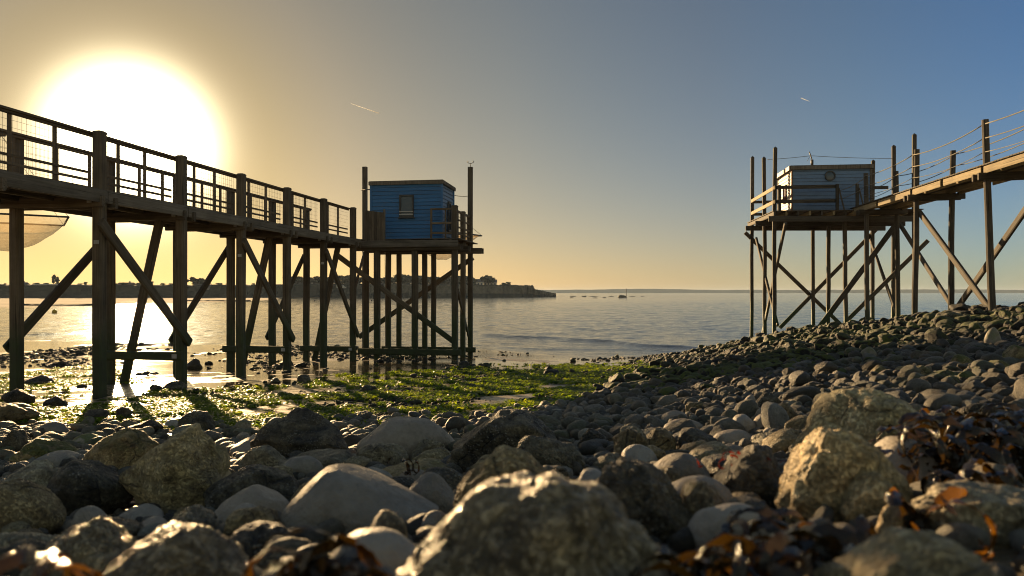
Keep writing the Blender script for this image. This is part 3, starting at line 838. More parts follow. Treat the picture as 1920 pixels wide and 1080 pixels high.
# ------------------------------------------------------------------ pier with rope railings, on the right
TR = math.atan2(1119 - 960, F)
RV = Vector((math.sin(TR), math.cos(TR), 0)); RR = Vector((math.cos(TR), -math.sin(TR), 0))
def RX(px, d):                                       # metres right of the vanishing line
    return (px - 1119) / F * d
def RPt(d, c, z):
    """d distance of the row, c metres right of the line through the eye along the pier"""
    q = Vector((math.tan(TR) * d + 10.3, d, 0)) + RR * (c - 10.3)
    return Vector((q.x, q.y, E(z)))
rc0 = RX(1717, 24.5); rc1 = RX(1780, 24.5) + 0.02
RD4 = 4.5
rdk = 3.40
rp = empty('rope_pier', RPt(24.5, rc0, -0.9))
tag(rp, 'weathered timber footbridge with rope railings climbing over the stone bank', 'pier')
rows = [29.0, 24.5, 20.0, 15.5, 11.0]
for i, d in enumerate(rows):
    for s, c in enumerate((rc0, rc1)):
        p = RPt(d, c, 0); g = gz_at(p) - EYE
        lean = 0.14 if (i == 2) else 0.05 * (-1) ** i
        beam('post', RPt(d, c + lean, g - 0.6), RPt(d, c - lean * 0.5, 4.62 + 0.06 * ((i + s) % 2)), 0.19, 0.19, 'timber_weathered', rp, up=RV, seg=4, rough=0.02, seed=i * 2 + s, round_=True)
    for s in (-0.15, 0.15):
        beam('cross_beam', RPt(d + s, rc0 - 0.32, 3.10 - 0.01 * i), RPt(d + s, rc1 + 0.32, 3.12), 0.08, 0.19, 'timber_weathered', rp, seed=i)
for i in range(len(rows) - 1):
    a, c = rows[i] + (1.3 if i == 0 else 0.0), rows[i + 1]
    for s, cc in enumerate((rc0 + 0.16, rc1 - 0.16)):
        beam('stringer', RPt(a, cc, 3.28 - 0.004 * i), RPt(c, cc, 3.28 - 0.004 * i), 0.09, 0.17, 'timber_pale', rp, seed=i)
    for s, cc in enumerate((rc0 - 0.13, rc1 + 0.13)):
        for t0, t1 in ((0.02, 0.46), (0.50, 0.985)):
            beam('fascia_board', RPt(a + (c - a) * t0, cc, 3.265), RPt(a + (c - a) * t1, cc, 3.265), 0.04, 0.20, 'timber_pale', rp, seed=i)
d = rows[-1]
j = 0
while d < rows[0] + 1.25:
    beam('plank', RPt(d, rc0 - 0.20, rdk - 0.008 + random.uniform(-.004, .004)), RPt(d, rc1 + 0.20, rdk - 0.008), 0.135, 0.034, 'timber_weathered', rp, seed=j % 5)
    d += 0.15; j += 1
# braces between the frames
def rbrace(p0, d0, p1, d1, w=0.10, h=0.17, par=None, mat='timber_weathered'):
    return beam('brace', pix(*p0, d0), pix(*p1, d1), w, h, mat, par or rp, seg=2, rough=0.01, seed=int(p0[0]) % 7)
rbrace((1724, 398), 24.5, (1860, 585), 20.2, h=0.18)
rbrace((1786, 590), 24.7, (1946, 360), 19.9, h=0.20)
rbrace((1687, 420), 29.0, (1790, 582), 24.7)
# ropes: three on each side
for s, c in enumerate((rc0, rc1)):
    for z, r in ((4.50, 0.016), (4.12, 0.014), (3.75, 0.010)):
        for i in range(len(rows) - 1):
            rope('rail_rope', sagging(RPt(rows[i], c - 0.1 + 0.2 * s, z), RPt(rows[i + 1], c - 0.1 + 0.2 * s, z), 0.09 + 0.03 * ((i + s) % 2), 8), r, 'rope_mat', rp)
    rope('rail_rope', sagging(RPt(rows[0], c, 4.50), RPt(30.4, c - 0.55, 4.15), 0.08, 6), 0.014, 'rope_mat', rp)
    rope('rail_rope', sagging(RPt(rows[0], c, 4.12), RPt(30.4, c - 0.55, 3.8), 0.06, 6), 0.012, 'rope_mat', rp)

# --- platform of the grey hut: three by three piles
rr = [30.5, 32.6, 35.0]
rcl, rcm, rcr = RX(1458, 30.5), RX(1584, 30.5), RX(1708, 30.5)
rpl = empty('hut_platform', RPt(32.6, rcm, -1.6))
tag(rpl, 'timber platform on nine slender piles carrying the pale grey hut', 'platform')
tops = {(0, 0): (275, 30.5), (1, 0): (294, 32.6), (2, 0): (293, 35.0), (0, 2): (256, 30.5), (1, 2): (277, 32.6), (2, 2): (304, 35.0)}
for i, d in enumerate(rr):
    for j, c in enumerate((rcl, rcm, rcr)):
        g = gz_at(RPt(d, c, 0)) - EYE
        tp = tops.get((i, j))
        z = (HZ - tp[0]) / F * tp[1] if tp else 2.93
        lean = random.uniform(-0.06, 0.06)
        beam('post', RPt(d, c + lean, g - 0.6), RPt(d, c, z), 0.15, 0.15, 'timber_weathered', rpl, up=RV, seg=4, rough=0.02, seed=i * 3 + j + 20, top='point' if tp else 'flat')
for i, (d, x0, x1, z) in enumerate(((30.5, 1441, 1718, 3.0), (32.6, 1416, 1697, 3.0), (35.0, 1398, 1660, 3.0))):
    for s in (-0.13, 0.13):
        beam('cross_beam', pix(x0, HZ - z / d * F, d + s), pix(x1, HZ - z / d * F, d + s - (x1 - x0) / F * d * 0.11), 0.08, 0.22, 'timber_weathered', rpl, seed=i)
for j in range(13):
    c = rcl - 0.15 + (rcr - rcl + 0.1) * j / 12
    beam('joist', RPt(29.95, c, 3.19), RPt(35.2, c, 3.19), 0.08, 0.17, 'timber_pale' if j % 2 else 'timber_weathered', rpl, seed=j)
for j in range(35):
    dd = 29.98 + 0.150 * j
    beam('plank', RPt(dd, rcl - 0.22, 3.30 + random.uniform(-.003, .003)), RPt(dd, rcr + 0.12, 3.30), 0.138, 0.036, 'timber_weathered', rpl, seed=j % 5)
for a, da, c, dc, h in (((1397, 436), 35.4, (1579, 611), 35.2, 0.17), ((1462, 615), 35.3, (1648, 425), 34.8, 0.17), ((1530, 622), 30.35, (1690, 407), 29.9, 0.20),
                        ((1583, 606), 32.5, (1740, 451), 31.9, 0.17), ((1632, 450), 35.0, (1680, 585), 31.2, 0.17), ((1418, 447), 35.0, (1458, 610), 30.6, 0.15),
                        ((1427, 640), 33.6, (1473, 418), 29.9, 0.17)):
    rbrace(a, da, c, dc, h=h, par=rpl)
# rails round the platform
for z in (4.30, 3.72):
    beam('rail', RPt(30.3, rcl, z), RPt(30.3, RX(1571, 30.3), z), 0.045, 0.14, 'timber_weathered', rpl)
    beam('rail', RPt(30.3, rcl - 0.06, z), RPt(35.0, rcl - 0.06, z), 0.045, 0.15, 'timber_pale', rpl)  # sunward rail given the paler timber to look lit
    beam('rail', RPt(34.95, rcl - 0.06, z - 0.04), RPt(34.95, rcm, z - 0.04), 0.045, 0.13, 'timber_weathered', rpl)
beam('rail', RPt(33.2, RX(1625, 33.2), 4.62), RPt(33.2, rcr, 4.62), 0.045, 0.14, 'timber_weathered', rpl)
for px in (1466, 1571, 1607):
    beam('upright', RPt(30.2, RX(px, 30.2), 3.28), RPt(30.2, RX(px, 30.2), 4.38), 0.12, 0.12, 'timber_weathered', rpl, up=RV)
for px in (1571, 1607):
    beam('prop', RPt(30.12, RX(px + 3, 30.12), 4.2), RPt(30.05, RX(px + 13, 30.05), 3.3), 0.05, 0.06, 'timber_weathered', rpl)

hd2 = 31.0
x0, x1 = RX(1489, hd2), RX(1630, hd2)
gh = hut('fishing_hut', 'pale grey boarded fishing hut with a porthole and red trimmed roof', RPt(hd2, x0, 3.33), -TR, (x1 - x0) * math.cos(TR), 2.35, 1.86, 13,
         {'F': 'paint_pale_blue', 'R': 'paint_pale_blue', 'B': 'paint_white', 'L': 'paint_white'}, 'roof_felt', 'timber_grey', 'timber_grey', 0.10, drop=0.06, fh=0.16)  # sunward walls whitened, front and right bluer: light and shade put into paint
# red boards along the sunlit side of the roof and a window in the whitened side
add('fascia', box_mesh('fascia', -0.16, -0.135, -0.12, 2.45, 1.76, 1.93, 'paint_red'), gh)
add('corner_trim', box_mesh('corner_trim', -0.062, -0.03, -0.075, -0.03, 0, 1.86, 'paint_red'), gh)
window(gh, 'L', 0.85, 1.30, 0.55, 1.30, 3.0, 2.35, 'paint_red')
# porthole
ph = empty('porthole'); ph.parent = gh; ph.location = ((1557 - 1489) / F * hd2, -0.035, (393 - 325) / F * hd2); ph.rotation_euler = (R(90), 0, 0)
def disc_ring(name, r0, r1, z0, z1, mat, n=24):
    V, Fs = [], []
    for i in range(n):
        a = i * math.tau / n; c, s = math.cos(a), math.sin(a)
        V += [(c * r0, s * r0, z0), (c * r1, s * r1, z0), (c * r1, s * r1, z1), (c * r0, s * r0, z1)]
    for i in range(n):
        o, p = i * 4, ((i + 1) % n) * 4
        for j in range(4): Fs.append((o + j, p + j, p + (j + 1) % 4, o + (j + 1) % 4))
    return mesh_from(name, V, Fs, M[mat])
add('frame', disc_ring('frame', 0.165, 0.215, -0.01, 0.045, 'paint_dark'), ph)
V = [(0, 0, 0.02)] + [(math.cos(i * math.tau / 24) * 0.17, math.sin(i * math.tau / 24) * 0.17, 0.008) for i in range(24)]
add('pane', mesh_from('pane', V, [(0, 1 + i, 1 + (i + 1) % 24) for i in range(24)], M['glass'], True), ph)
# aerial on the roof and the wire strung over it
at = pix(1522, 303, hd2 + 0.6)
ae = empty('roof_aerial', at); tag(ae, 'small dark aerial standing on the roof of the porthole hut', 'aerial')
rope('mast', [at + Vector((0.02, 0, -0.12)), at + Vector((0.0, 0, 0.12)), at + Vector((-0.10, 0, 0.42))], 0.024, 'wire_mat', ae)
rope('stay', [at + Vector((-0.05, 0, 0.25)), at + Vector((-0.2, 0, 0.02))], 0.008, 'wire_mat', ae)
rope('foot', [at + Vector((0.02, 0, -0.14)), at + Vector((0.02, 0, 0.08))], 0.06, 'wire_mat', ae)
wr = rope('overhead_wire', sagging(pix(1439, 299, 32.6), pix(1520, 292, 31.6), 0.02) + sagging(pix(1520, 292, 31.6), pix(1672, 297, 32.6), 0.03)[1:], 0.011, 'rope_mat', None)
tag(wr, 'thin wire strung over the roof of the porthole hut', 'wire')

# ------------------------------------------------------------------ rocks
_ico = {}
def ico(sub):
    if sub not in _ico:
        bm = bmesh.new(); bmesh.ops.create_icosphere(bm, subdivisions=sub, radius=1.0)
        bm.verts.ensure_lookup_table()
        V = np.array([v.co[:] for v in bm.verts]); Fc = np.array([[v.index for v in f.verts] for f in bm.faces], np.int32)
        bm.free(); V /= np.linalg.norm(V, axis=1)[:, None]
        _ico[sub] = (V, Fc)
    return _ico[sub]
def rock_shape(sub, kind, seed, peak=0.0):
    V, Fc = ico(sub)
    rng = np.random.default_rng(seed)
    r = np.ones(len(V))
    smooth = kind in ('smooth', 'cobble')
    npl = {'smooth': 5, 'cobble': 6, 'boulder': 7}.get(kind, 10)
    for q in range(npl):
        nrm = rng.normal(size=3); nrm[2] *= 0.7; nrm /= np.linalg.norm(nrm)
        off = rng.uniform(0.80, 0.97) if (smooth or kind == 'boulder') else rng.uniform(0.62, 0.92)
        dt = V @ nrm
        lim = np.where(dt > 0.05, off / np.maximum(dt, 0.05), 9.0)
        kk = 0.10 if (smooth or kind == 'boulder') else 0.045
        hh = np.clip(0.5 + 0.5 * (lim - r) / kk, 0, 1)
        r = lim * (1 - hh) + r * hh - kk * hh * (1 - hh)
    P = V * r[:, None]
    so = rng.uniform(0, 50, 3)
    if smooth:
        P = P * (1 + 0.10 * fbm(V * 1.1 + so, seed, 2) + 0.012 * fbm(V * 6 + so, seed + 3, 3))[:, None]
    else:
        dsp = 0.16 * fbm(V * 1.5 + so, seed, 3) + 0.085 * fbm(V * 4.2 + so, seed + 5, 4, 0.55)
        if sub >= 5:
            n9 = fbm(V * 11 + so, seed + 9, 3, 0.6)
            dsp += 0.022 * n9 - 0.045 * np.clip(vnoise(V * 8.5 + so, seed + 4) - 0.25, 0, 1)
        if sub >= 6:
            dsp += 0.010 * fbm(V * 30 + so, seed + 12, 2) - 0.028 * np.clip(vnoise(V * 19 + so, seed + 6) - 0.3, 0, 1)
        P = P * (1 + dsp)[:, None]
    if peak:
        P[:, 0] += peak * np.clip(P[:, 2], 0, 2) ** 1.0
        sq = 1 - (0.35 if abs(peak) < 0.3 else 0.62) * np.clip(P[:, 2], 0, 1)
        P[:, 0] = (P[:, 0] - peak * P[:, 2]) * sq + peak * np.clip(P[:, 2], 0, 2)
    return P, Fc
def fit_box(P, w, dep, h, sink):
    """scale a rock so that it is w wide, dep deep and rises h above the ground, with its base sunk below"""
    lo, hi = P.min(0), P.max(0)
    P = (P - (lo + hi) / 2) / ((hi - lo) / 2)
    P[:, 0] *= w / 2; P[:, 1] *= dep / 2
    t = (h + sink) / 2
    P[:, 2] = P[:, 2] * t + (h - t)
    return P
# kind, x0, y0, x1, foot row, tone, peak (-1..1), label
HERO = [
 ('tan', 230, 790, 457, 962, .85, .35, 'large tan pitted rock with a pale spot near its pointed top'),
 ('dark', 473, 765, 662, 868, .62, -.1, 'black barnacle crusted boulder beside the pale smooth slab'),
 ('smooth', 670, 782, 852, 868, .42, -.05, 'long pale grey smooth boulder with a flat end'),
 ('dark', 838, 766, 1056, 885, .85, .1, 'dark craggy peaked boulder in the middle of the beach'),
 ('dark', 963, 812, 1096, 900, .8, -.2, 'rough dark lump leaning on the craggy peaked boulder'),
 ('tan', 850, 838, 1084, 1010, .42, -.15, 'brown rounded rock behind the big wet foreground rock'),
 ('smooth', 522, 872, 822, 1010, .40, -.35, 'big smooth pinkish grey boulder with a rounded hump'),
 ('smooth', 748, 886, 858, 975, .30, .1, 'pinkish rounded boulder behind the big smooth hump'),
 ('smooth', 406, 911, 545, 985, .52, .1, 'smooth flat topped pinkish stone below the black barnacled ledge'),
 ('dark', 372, 872, 580, 965, .75, .1, 'black barnacled ledge of rock sloping down to the left'),
 ('grey', 520, 846, 668, 896, .55, .0, 'low grey pitted rock in front of the black boulder'),
 ('grey', 452, 834, 545, 890, .62, -.2, 'knobbly grey rock wedged against the tan pitted rock'),
 ('smooth', 436, 815, 562, 862, .50, .0, 'low pale grey slab between the tan rock and the black boulder'),
 ('tan', 158, 803, 302, 892, .35, .1, 'brown mossy boulder left of the large tan rock'),
 ('dark', 86, 862, 246, 972, .45, -.1, 'black sloping rock at the foot of the large tan rock'),
 ('grey', -20, 866, 136, 968, .72, .2, 'grey rock with a curved pale ledge near the left edge'),
 ('tan', -45, 900, 118, 1015, .22, -.2, 'dark brown humped rock at the left edge'),
 ('tan', 28, 820, 152, 876, .45, -.1, 'low brown rounded rock left of the mossy boulder'),
 ('smooth', 62, 846, 160, 880, .45, .1, 'pale flat stone in front of the low brown rock'),
 ('wet', 170, 982, 500, 1190, .60, .1, 'broad grey pitted rock filling the lower left foreground'),
 ('wet', 66, 968, 275, 1120, .50, .1, 'rounded brown foreground rock left of the broad pitted one'),
 ('wet', 292, 950, 412, 1030, .55, .1, 'small pitted hump behind the broad foreground rock'),
 ('wet', 738, 880, 1262, 1240, .72, .10, 'huge glistening wet rock in the centre foreground'),
 ('dark', 1088, 860, 1298, 1030, .68, -.2, 'dark wet rock right of the huge glistening one'),
 ('wet', 1262, 896, 1384, 1010, .40, -.2, 'squat pitted rock beside the dark wet one'),
 ('dark', 1336, 834, 1498, 965, .70, .1, 'dark rock fringed with red seaweed'),
 ('smooth', 1203, 848, 1330, 918, .20, .1, 'smooth pinkish stone with a flat top in front of the pebbles'),
 ('tan', 1487, 727, 1760, 890, .95, -.1, 'big tan boulder behind and above its twin'),
 ('tan', 1456, 800, 1700, 985, 1.0, -.15, 'big golden boulder standing in front of its twin'),
 ('tan', 1566, 884, 1690, 990, .9, .15, 'knobbly lump at the foot of the golden boulder'),
 ('grey', 1712, 908, 1990, 1040, .78, .0, 'long flat pale rock at the right edge'),
 ('tan', 1520, 1008, 1900, 1240, .60, .1, 'blurred tan rock at the bottom right'),
 ('smooth', 1338, 805, 1417, 838, .55, .0, 'smooth oval grey stone among the pebbles'),
 ('smooth', 1243, 785, 1322, 820, .48, .0, 'angular pale stone with a flat face among the pebbles'),
 ('grey', 1161, 794, 1220, 842, .70, -.1, 'pitted upright stone in the pebble belt'),
 ('tan', 1208, 801, 1266, 852, .30, .0, 'pointed brown stone next to the pitted upright one'),
 ('smooth', 218, 947, 308, 986, .55, .1, 'pale flat cobble under the large tan rock'),
 ('smooth', 428, 944, 492, 1000, .70, .0, 'small pale egg shaped cobble'),
 ('grey', 667, 828, 770, 886, .60, .0, 'rounded pitted rock in front of the pale smooth boulder'),
 ('grey', 641, 855, 702, 897, .65, .0, 'small knobbly rock in front of the low pitted one'),
 ('grey', 768, 821, 834, 868, .60, .0, 'small craggy cone of rock in front of the pale boulder'),
 ('tan', 690, 862, 862, 918, .40, .2, 'low mossy ledge below the craggy cone'),
 ('smooth', 788, 958, 846, 1010, .40, .0, 'small round stone at the foot of the smooth hump'),
 ('dark', 334, 769, 404, 815, .50, .0, 'dark pointed stone behind the large tan rock'),
 ('smooth', 1432, 788, 1492, 820, .62, .1, 'pale wedge shaped stone beside the tan twin boulders'),
 ('smooth', 1410, 776, 1452, 812, .70, -.1, 'pale upright cobble left of the wedge shaped stone'),
 ('grey', 1412, 812, 1500, 842, .55, .0, 'flat pitted slab below the wedge shaped stone'),
 ('tan', 1448, 754, 1500, 800, .20, -.1, 'brown round cobble touching the tan boulder'),
 ('dark', 1082, 804, 1146, 850, .50, -.1, 'black jagged stone beside the craggy boulder'),
 ('smooth', 1345, 832, 1400, 858, .30, .0, 'low grey stone beneath the smooth oval one'),
 ('smooth', 1240, 770, 1290, 792, .50, .0, 'small pale stone with a bump in the pebble belt'),
 ('tan', 1285, 752, 1322, 776, .30, .0, 'brown block among the far pebbles'),
 ('tan', 1155, 752, 1214, 776, .12, .2, 'brown wedge of rock at the edge of the pebbles'),
 ('smooth', 1392, 740, 1420, 766, .40, .2, 'smooth leaning stone in the far pebbles'),
 ('dark', 1416, 736, 1468, 772, .35, .0, 'dark block behind the tan boulder'),
 ('smooth', 132, 813, 198, 846, .55, -.1, 'pale saddle shaped stone left of the mossy boulder'),
 ('smooth', 64, 790, 126, 820, .25, .2, 'rounded grey stone at the rim of the algae, left'),
 ('dark', 0, 803, 52, 852, .60, .1, 'grey hump of rock at the left edge below the algae'),
 ('dark', 238, 787, 306, 815, .45, .1, 'dark flat rock at the rim of the algae'),
 ('grey', 224, 787, 258, 808, .25, .0, 'little tan rock beside the dark flat one'),
 ('smooth', 310, 786, 342, 806, .70, .0, 'small pale stone at the rim of the algae'),
 ('grey', 1112, 850, 1180, 885, .45, .1, 'dark knob of rock behind the huge wet one'),
 ('tan', -30, 756, 72, 792, .05, .1, 'low dark rock beside the foot of the leftmost pile'),
 ('dark', 0, 728, 62, 762, .30, .1, 'dark lump of rock against the leftmost pile'),
 ('dark', 82, 742, 126, 762, .25, .1, 'dark stone in the pool right of the leftmost pile'),
 ('dark', 280, 720, 304, 736, .25, .0, 'round dark stone in the bright pool under the pier'),
 ('dark', 302, 714, 350, 734, .35, .1, 'dark stone at the foot of the second pile'),
 ('dark', 557, 702, 582, 718, .60, .0, 'square dark stone alone on the wet sand'),
 ('dark', 507, 708, 526, 718, .40, .0, 'low dark stone near the square one on wet sand'),
 ('dark', 156, 768, 205, 792, .25, .0, 'dark rock in the algae in front of the first pile'),
 ('dark', 212, 762, 250, 788, .20, .0, 'low dark rock in the algae right of the first pile'),
 ('dark', 347, 672, 380, 692, .30, .1, 'brown rock behind the second pile'),
 ('dark', 30, 706, 104, 724, .20, .1, 'long flat dark rock in the pool'),
 ('smooth', 1846, 613, 1876, 652, .30, .1, 'pale upright stone standing on the bank below the rope pier'),
 ('smooth', 1612, 650, 1644, 676, .25, .1, 'pale blocky stone on the dark slope of the bank'),
 ('dark', 1752, 582, 1822, 612, .35, -.2, 'large dark mound of rock on top of the bank under the rope pier'),
 ('tan', 1782, 664, 1822, 690, .45, -.1, 'round yellowish stone lit by the sun on the bank'),
 ('tan', 1882, 646, 1935, 684, .45, -.1, 'large yellow stained stone at the right edge of the bank'),
 ('tan', 1696, 684, 1748, 714, .42, .1, 'golden brown stone half in shade on the bank'),
 ('tan', 1634, 684, 1668, 706, .45, .1, 'small golden stone left of the half shaded one'),
 ('tan', 1846, 674, 1892, 700, .5, .1, 'yellow green mossy stone near the right edge of the bank'),
 ('tan', 1678, 686, 1716, 702, .65, .0, 'pale golden slab on the bank'),
 ('dark', 1744, 692, 1806, 718, .55, .0, 'long mossy stone lying on the bank'),
 ('dark', 1765, 704, 1800, 728, .60, .0, 'green mossy stone beneath the long one'),
 ('dark', 1796, 696, 1832, 722, .40, .0, 'brown block right of the mossy stones'),
]
matof = {'tan': 'rock_tan', 'dark': 'rock_dark', 'smooth': 'rock_smooth', 'grey': 'rock_grey', 'wet': 'rock_wet'}
hero_spots = []
for q, (kd, x0, y0, x1, yb, tone, peak, label) in enumerate(HERO):
    xc = (x0 + x1) / 2
    df = ground_hit(xc, yb)
    wpx = x1 - x0
    d = df * (1 + 0.42 * wpx / F)
    w = wpx / F * d
    X = (xc - 960) / F * d
    g = float(T(X, d))
    h = max(EYE + (HZ - y0) / F * d - g, 0.25 * w)
    dep = w * random.uniform(0.72, 0.95)
    dep = min(dep, 1.0 * w)
    sub = 6 if (wpx > 200 and d < 3.2) else (5 if wpx > 55 else 4)
    P, Fc = rock_shape(sub, 'smooth' if kd == 'smooth' else ('boulder' if (kd in ('tan', 'wet') and q > 0) else 'craggy'), 100 + q * 13, peak)
    P = fit_box(P, w, dep, h, 0.30 * h + 0.02)
    o = add('rock' if kd != 'smooth' else 'smooth_stone', fast_mesh('rock', P, Fc, M[matof[kd]]), None, (X, d, g))
    tag(o, label, 'rock' if kd != 'smooth' else 'stone', 'rocks lying on the beach')
    o['tone'] = tone + {'tan': 0.22, 'grey': 0.2, 'wet': 0.22, 'dark': 0.12, 'smooth': -0.04}[kd]
    moss = 0.0
    if 'moss' in label or 'yellow' in label: moss = 0.85 if d > 6 else 0.40
    elif xc > 1500 and d > 6: moss = 0.45  # extra moss yellows right bank stones, partly standing in for sunlight
    elif kd == 'tan': moss = 0.06
    o['moss'] = moss
    hero_spots.append((X, d, w * 0.5, dep * 0.5))
hero_spots = np.array(hero_spots)

# --- cobble shapes shared by the smaller stones
cob_meshes = {}
for mat in ('rock_cobble', 'rock_flat'):
    L = []
    for q in range(12):
        flat_ = mat == 'rock_flat'
        P, Fc = rock_shape(4 if flat_ else 3, 'cobble' if (q % 4 == 0 if flat_ else q % 3) else 'craggy', 900 + q * 7)
        P = fit_box(P, 2.0, 1.3 + 0.4 * (q % 3) / 2, (0.5 if flat_ else 0.6) + 0.12 * (q % 4), 0.6)
        L.append(fast_mesh('cobble', P, Fc, M[mat]))
    cob_meshes[mat] = L

# rocks of middling size, in true size (radius 0.1 m)
mid_meshes = []
for q in range(16):
    mt_ = ('rock_tan', 'rock_grey', 'rock_dark', 'rock_tan', 'rock_grey', 'rock_dark', 'rock_tan', 'rock_smooth')[q % 8]
    P, Fc = rock_shape(4, 'smooth' if mt_ == 'rock_smooth' else ('boulder' if q % 3 else 'craggy'), 1500 + q * 11)
    mid_meshes.append(fast_mesh('rock', fit_box(P, 0.2, 0.15 + 0.02 * (q % 3), 0.06 + 0.012 * (q % 4), 0.06), Fc, M[mt_]))

# --- where the stones lie: (x, y, half width) samples over the beach, in zones
rng = np.random.default_rng(5)
S = []          # x, y, r, zone
def frus(x, y, margin=1.18): return np.abs(x) < y * 0.686 * margin + 0.6
def sample(x0, x1, y0, y1, spacing, jitter, rfun, zone, keep):
    gx_, gy_ = np.meshgrid(np.arange(x0, x1, spacing), np.arange(y0, y1, spacing))
    x = gx_.ravel() + rng.uniform(-jitter, jitter, gx_.size) * spacing; y = gy_.ravel() + rng.uniform(-jitter, jitter, gx_.size) * spacing
    y = np.maximum(y, 0.3)
    k_ = frus(x, y) & keep(x, y)
    x, y = x[k_], y[k_]
    r = rfun(len(x), x, y)
    for a, b_, c in zip(x, y, r): S.append((a, b_, c, zone))
def in_belt(lo, soft=10):
    def f(x, y):
        z = T(x, y); b_ = belt(x, y, z)
        return b_ + rng.normal(0, soft * 0.6, len(x)) + 15 * noise2(x, y, 0.6, 21, 2) > lo
    return f
logn = lambda med, s, lo, hi: (lambda n, x, y: np.clip(np.exp(rng.normal(math.log(med), s, n)), lo, hi))
sample(-3.0, 3.0, 0.9, 5.0, 0.075, 0.5, logn(0.030, 0.38, 0.014, 0.058), 0, in_belt(0))              # near filler
sample(-9, 9, 4.6, 12.5, 0.095, 0.5, logn(0.046, 0.42, 0.020, 0.11), 1, in_belt(0))                   # pebble belt
sample(-9, 9, 4.6, 12.5, 0.42, 0.5, logn(0.085, 0.30, 0.06, 0.15), 1, in_belt(6))                      # larger ones in the belt
sample(0, 16, 11.5, 36, 0.155, 0.5, lambda n, x, y: np.clip(np.exp(rng.normal(math.log(0.080), 0.40, n)), 0.035, 0.20), 2, in_belt(0, 4))   # the bank
sample(1, 17, 9.0, 34, 0.55, 0.5, lambda n, x, y: np.clip(np.exp(rng.normal(math.log(0.135), 0.34, n)) * (0.62 + 0.6 * np.clip((x - 4) / 8, 0, 1)), 0.08, 0.32), 2, in_belt(5, 4))
def flat_keep(thr, sc=0.7, seed=31):
    def f(x, y):
        z = T(x, y); b_ = belt(x, y, z)
        return (b_ < 8) & (z > 0.0) & (noise2(x, y * 0.6, sc, seed, 3) + rng.normal(0, 0.12, len(x)) > thr)
    return f
sample(-16, 12, 8.5, 36, 0.20, 0.5, logn(0.045, 0.45, 0.02, 0.12), 3, flat_keep(0.26))
sample(-16, 12, 8.5, 36, 0.60, 0.5, logn(0.10, 0.45, 0.05, 0.30), 3, flat_keep(0.33))
sample(-22, -3, 24, 40, 0.24, 0.5, logn(0.06, 0.5, 0.03, 0.20), 3, flat_keep(0.10, 0.4, 44))
sample(-9, 6, 9, 22, 0.17, 0.5, logn(0.035, 0.40, 0.018, 0.09), 3, lambda x, y: (belt(x, y, T(x, y)) > -75) & (belt(x, y, T(x, y)) < 6) & (noise2(x, y * 0.6, 1.1, 37, 3) > 0.02) & (proj(x, y, T(x, y))[0] > 420))
sample(-4, 8, 18, 30, 0.16, 0.5, logn(0.050, 0.4, 0.025, 0.13), 3, lambda x, y: (belt(x, y, T(x, y)) > -34) & (belt(x, y, T(x, y)) < 6))
sample(-3.2, 2.6, 1.35, 5.2, 0.30, 0.5, logn(0.080, 0.25, 0.055, 0.13), 4, in_belt(4))                  # middling rocks between the big ones
S = np.array(S)
sz = T(S[:, 0], S[:, 1])
# not inside the big rocks
ok = np.ones(len(S), bool)
for (hx, hy, ha, hb) in hero_spots:
    gr = np.where(S[:, 3] == 4, 1.12, 0.92)
    ok &= ((S[:, 0] - hx) / (ha * gr)) ** 2 + ((S[:, 1] - hy) / (hb * gr)) ** 2 > 1
S, sz = S[ok], sz[ok]
Nn = len(S)
sx_ = S[:, 2] * rng.uniform(0.85, 1.25, Nn); sy_ = S[:, 2] * rng.uniform(0.75, 1.1, Nn); szz = S[:, 2] * rng.uniform(0.62, 1.05, Nn)
rotz = rng.uniform(0, math.tau, Nn); rx_ = rng.normal(0, 0.22, Nn); ry_ = rng.normal(0, 0.22, Nn)
zo = sz + szz * np.where(S[:, 3] == 3, rng.uniform(-0.2, 0.3, Nn), rng.uniform(-0.15, 0.75, Nn))
tone = np.clip(rng.normal(0.30, 0.28, Nn), 0.0, 1.1)
tone = np.where(rng.random(Nn) < 0.10, np.clip(tone + 0.45, 0, 1.25), tone)
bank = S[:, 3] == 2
tone = np.where(bank, tone * 0.28, tone)  # bank stones darkened in their own tone, partly standing in for cast shade
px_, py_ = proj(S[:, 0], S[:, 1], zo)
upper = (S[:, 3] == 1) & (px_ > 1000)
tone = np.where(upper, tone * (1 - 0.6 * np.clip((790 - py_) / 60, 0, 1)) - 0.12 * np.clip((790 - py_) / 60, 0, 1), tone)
bankmoss = np.where(bank, np.clip(noise2(S[:, 0], S[:, 1], 0.5, 71, 3) * 1.8 + 0.28 + 0.8 * np.exp(-((py_ - 715) / 40) ** 2) * (px_ > 1150), 0, 1), 0)
mossv = np.where(S[:, 3] == 1, np.clip(noise2(S[:, 0], S[:, 1], 0.7, 72, 3) * 1.6 - 0.1, 0, 0.8), bankmoss)
mossv = np.where(S[:, 3] == 3, np.clip(noise2(S[:, 0], S[:, 1], 0.5, 73, 3) * 1.5 + 0.1, 0, 0.9), mossv)
vis = S[:, 2] * 2 / S[:, 1] * F
inframe = (px_ > -10) & (px_ < 1930) & (py_ < 1090) & (S[:, 1] > 1.0)
order = np.argsort(-np.where(inframe, vis, 0))
NIND = 212
mids = np.where(S[:, 3] == 4)[0]
mids = mids[np.argsort(-np.where(inframe, vis, 0)[mids])][:90]
order = order[S[order, 3] != 4]
ind = np.concatenate([mids, order[:NIND - len(mids)]]); rest = np.setdiff1d(np.arange(Nn), ind)
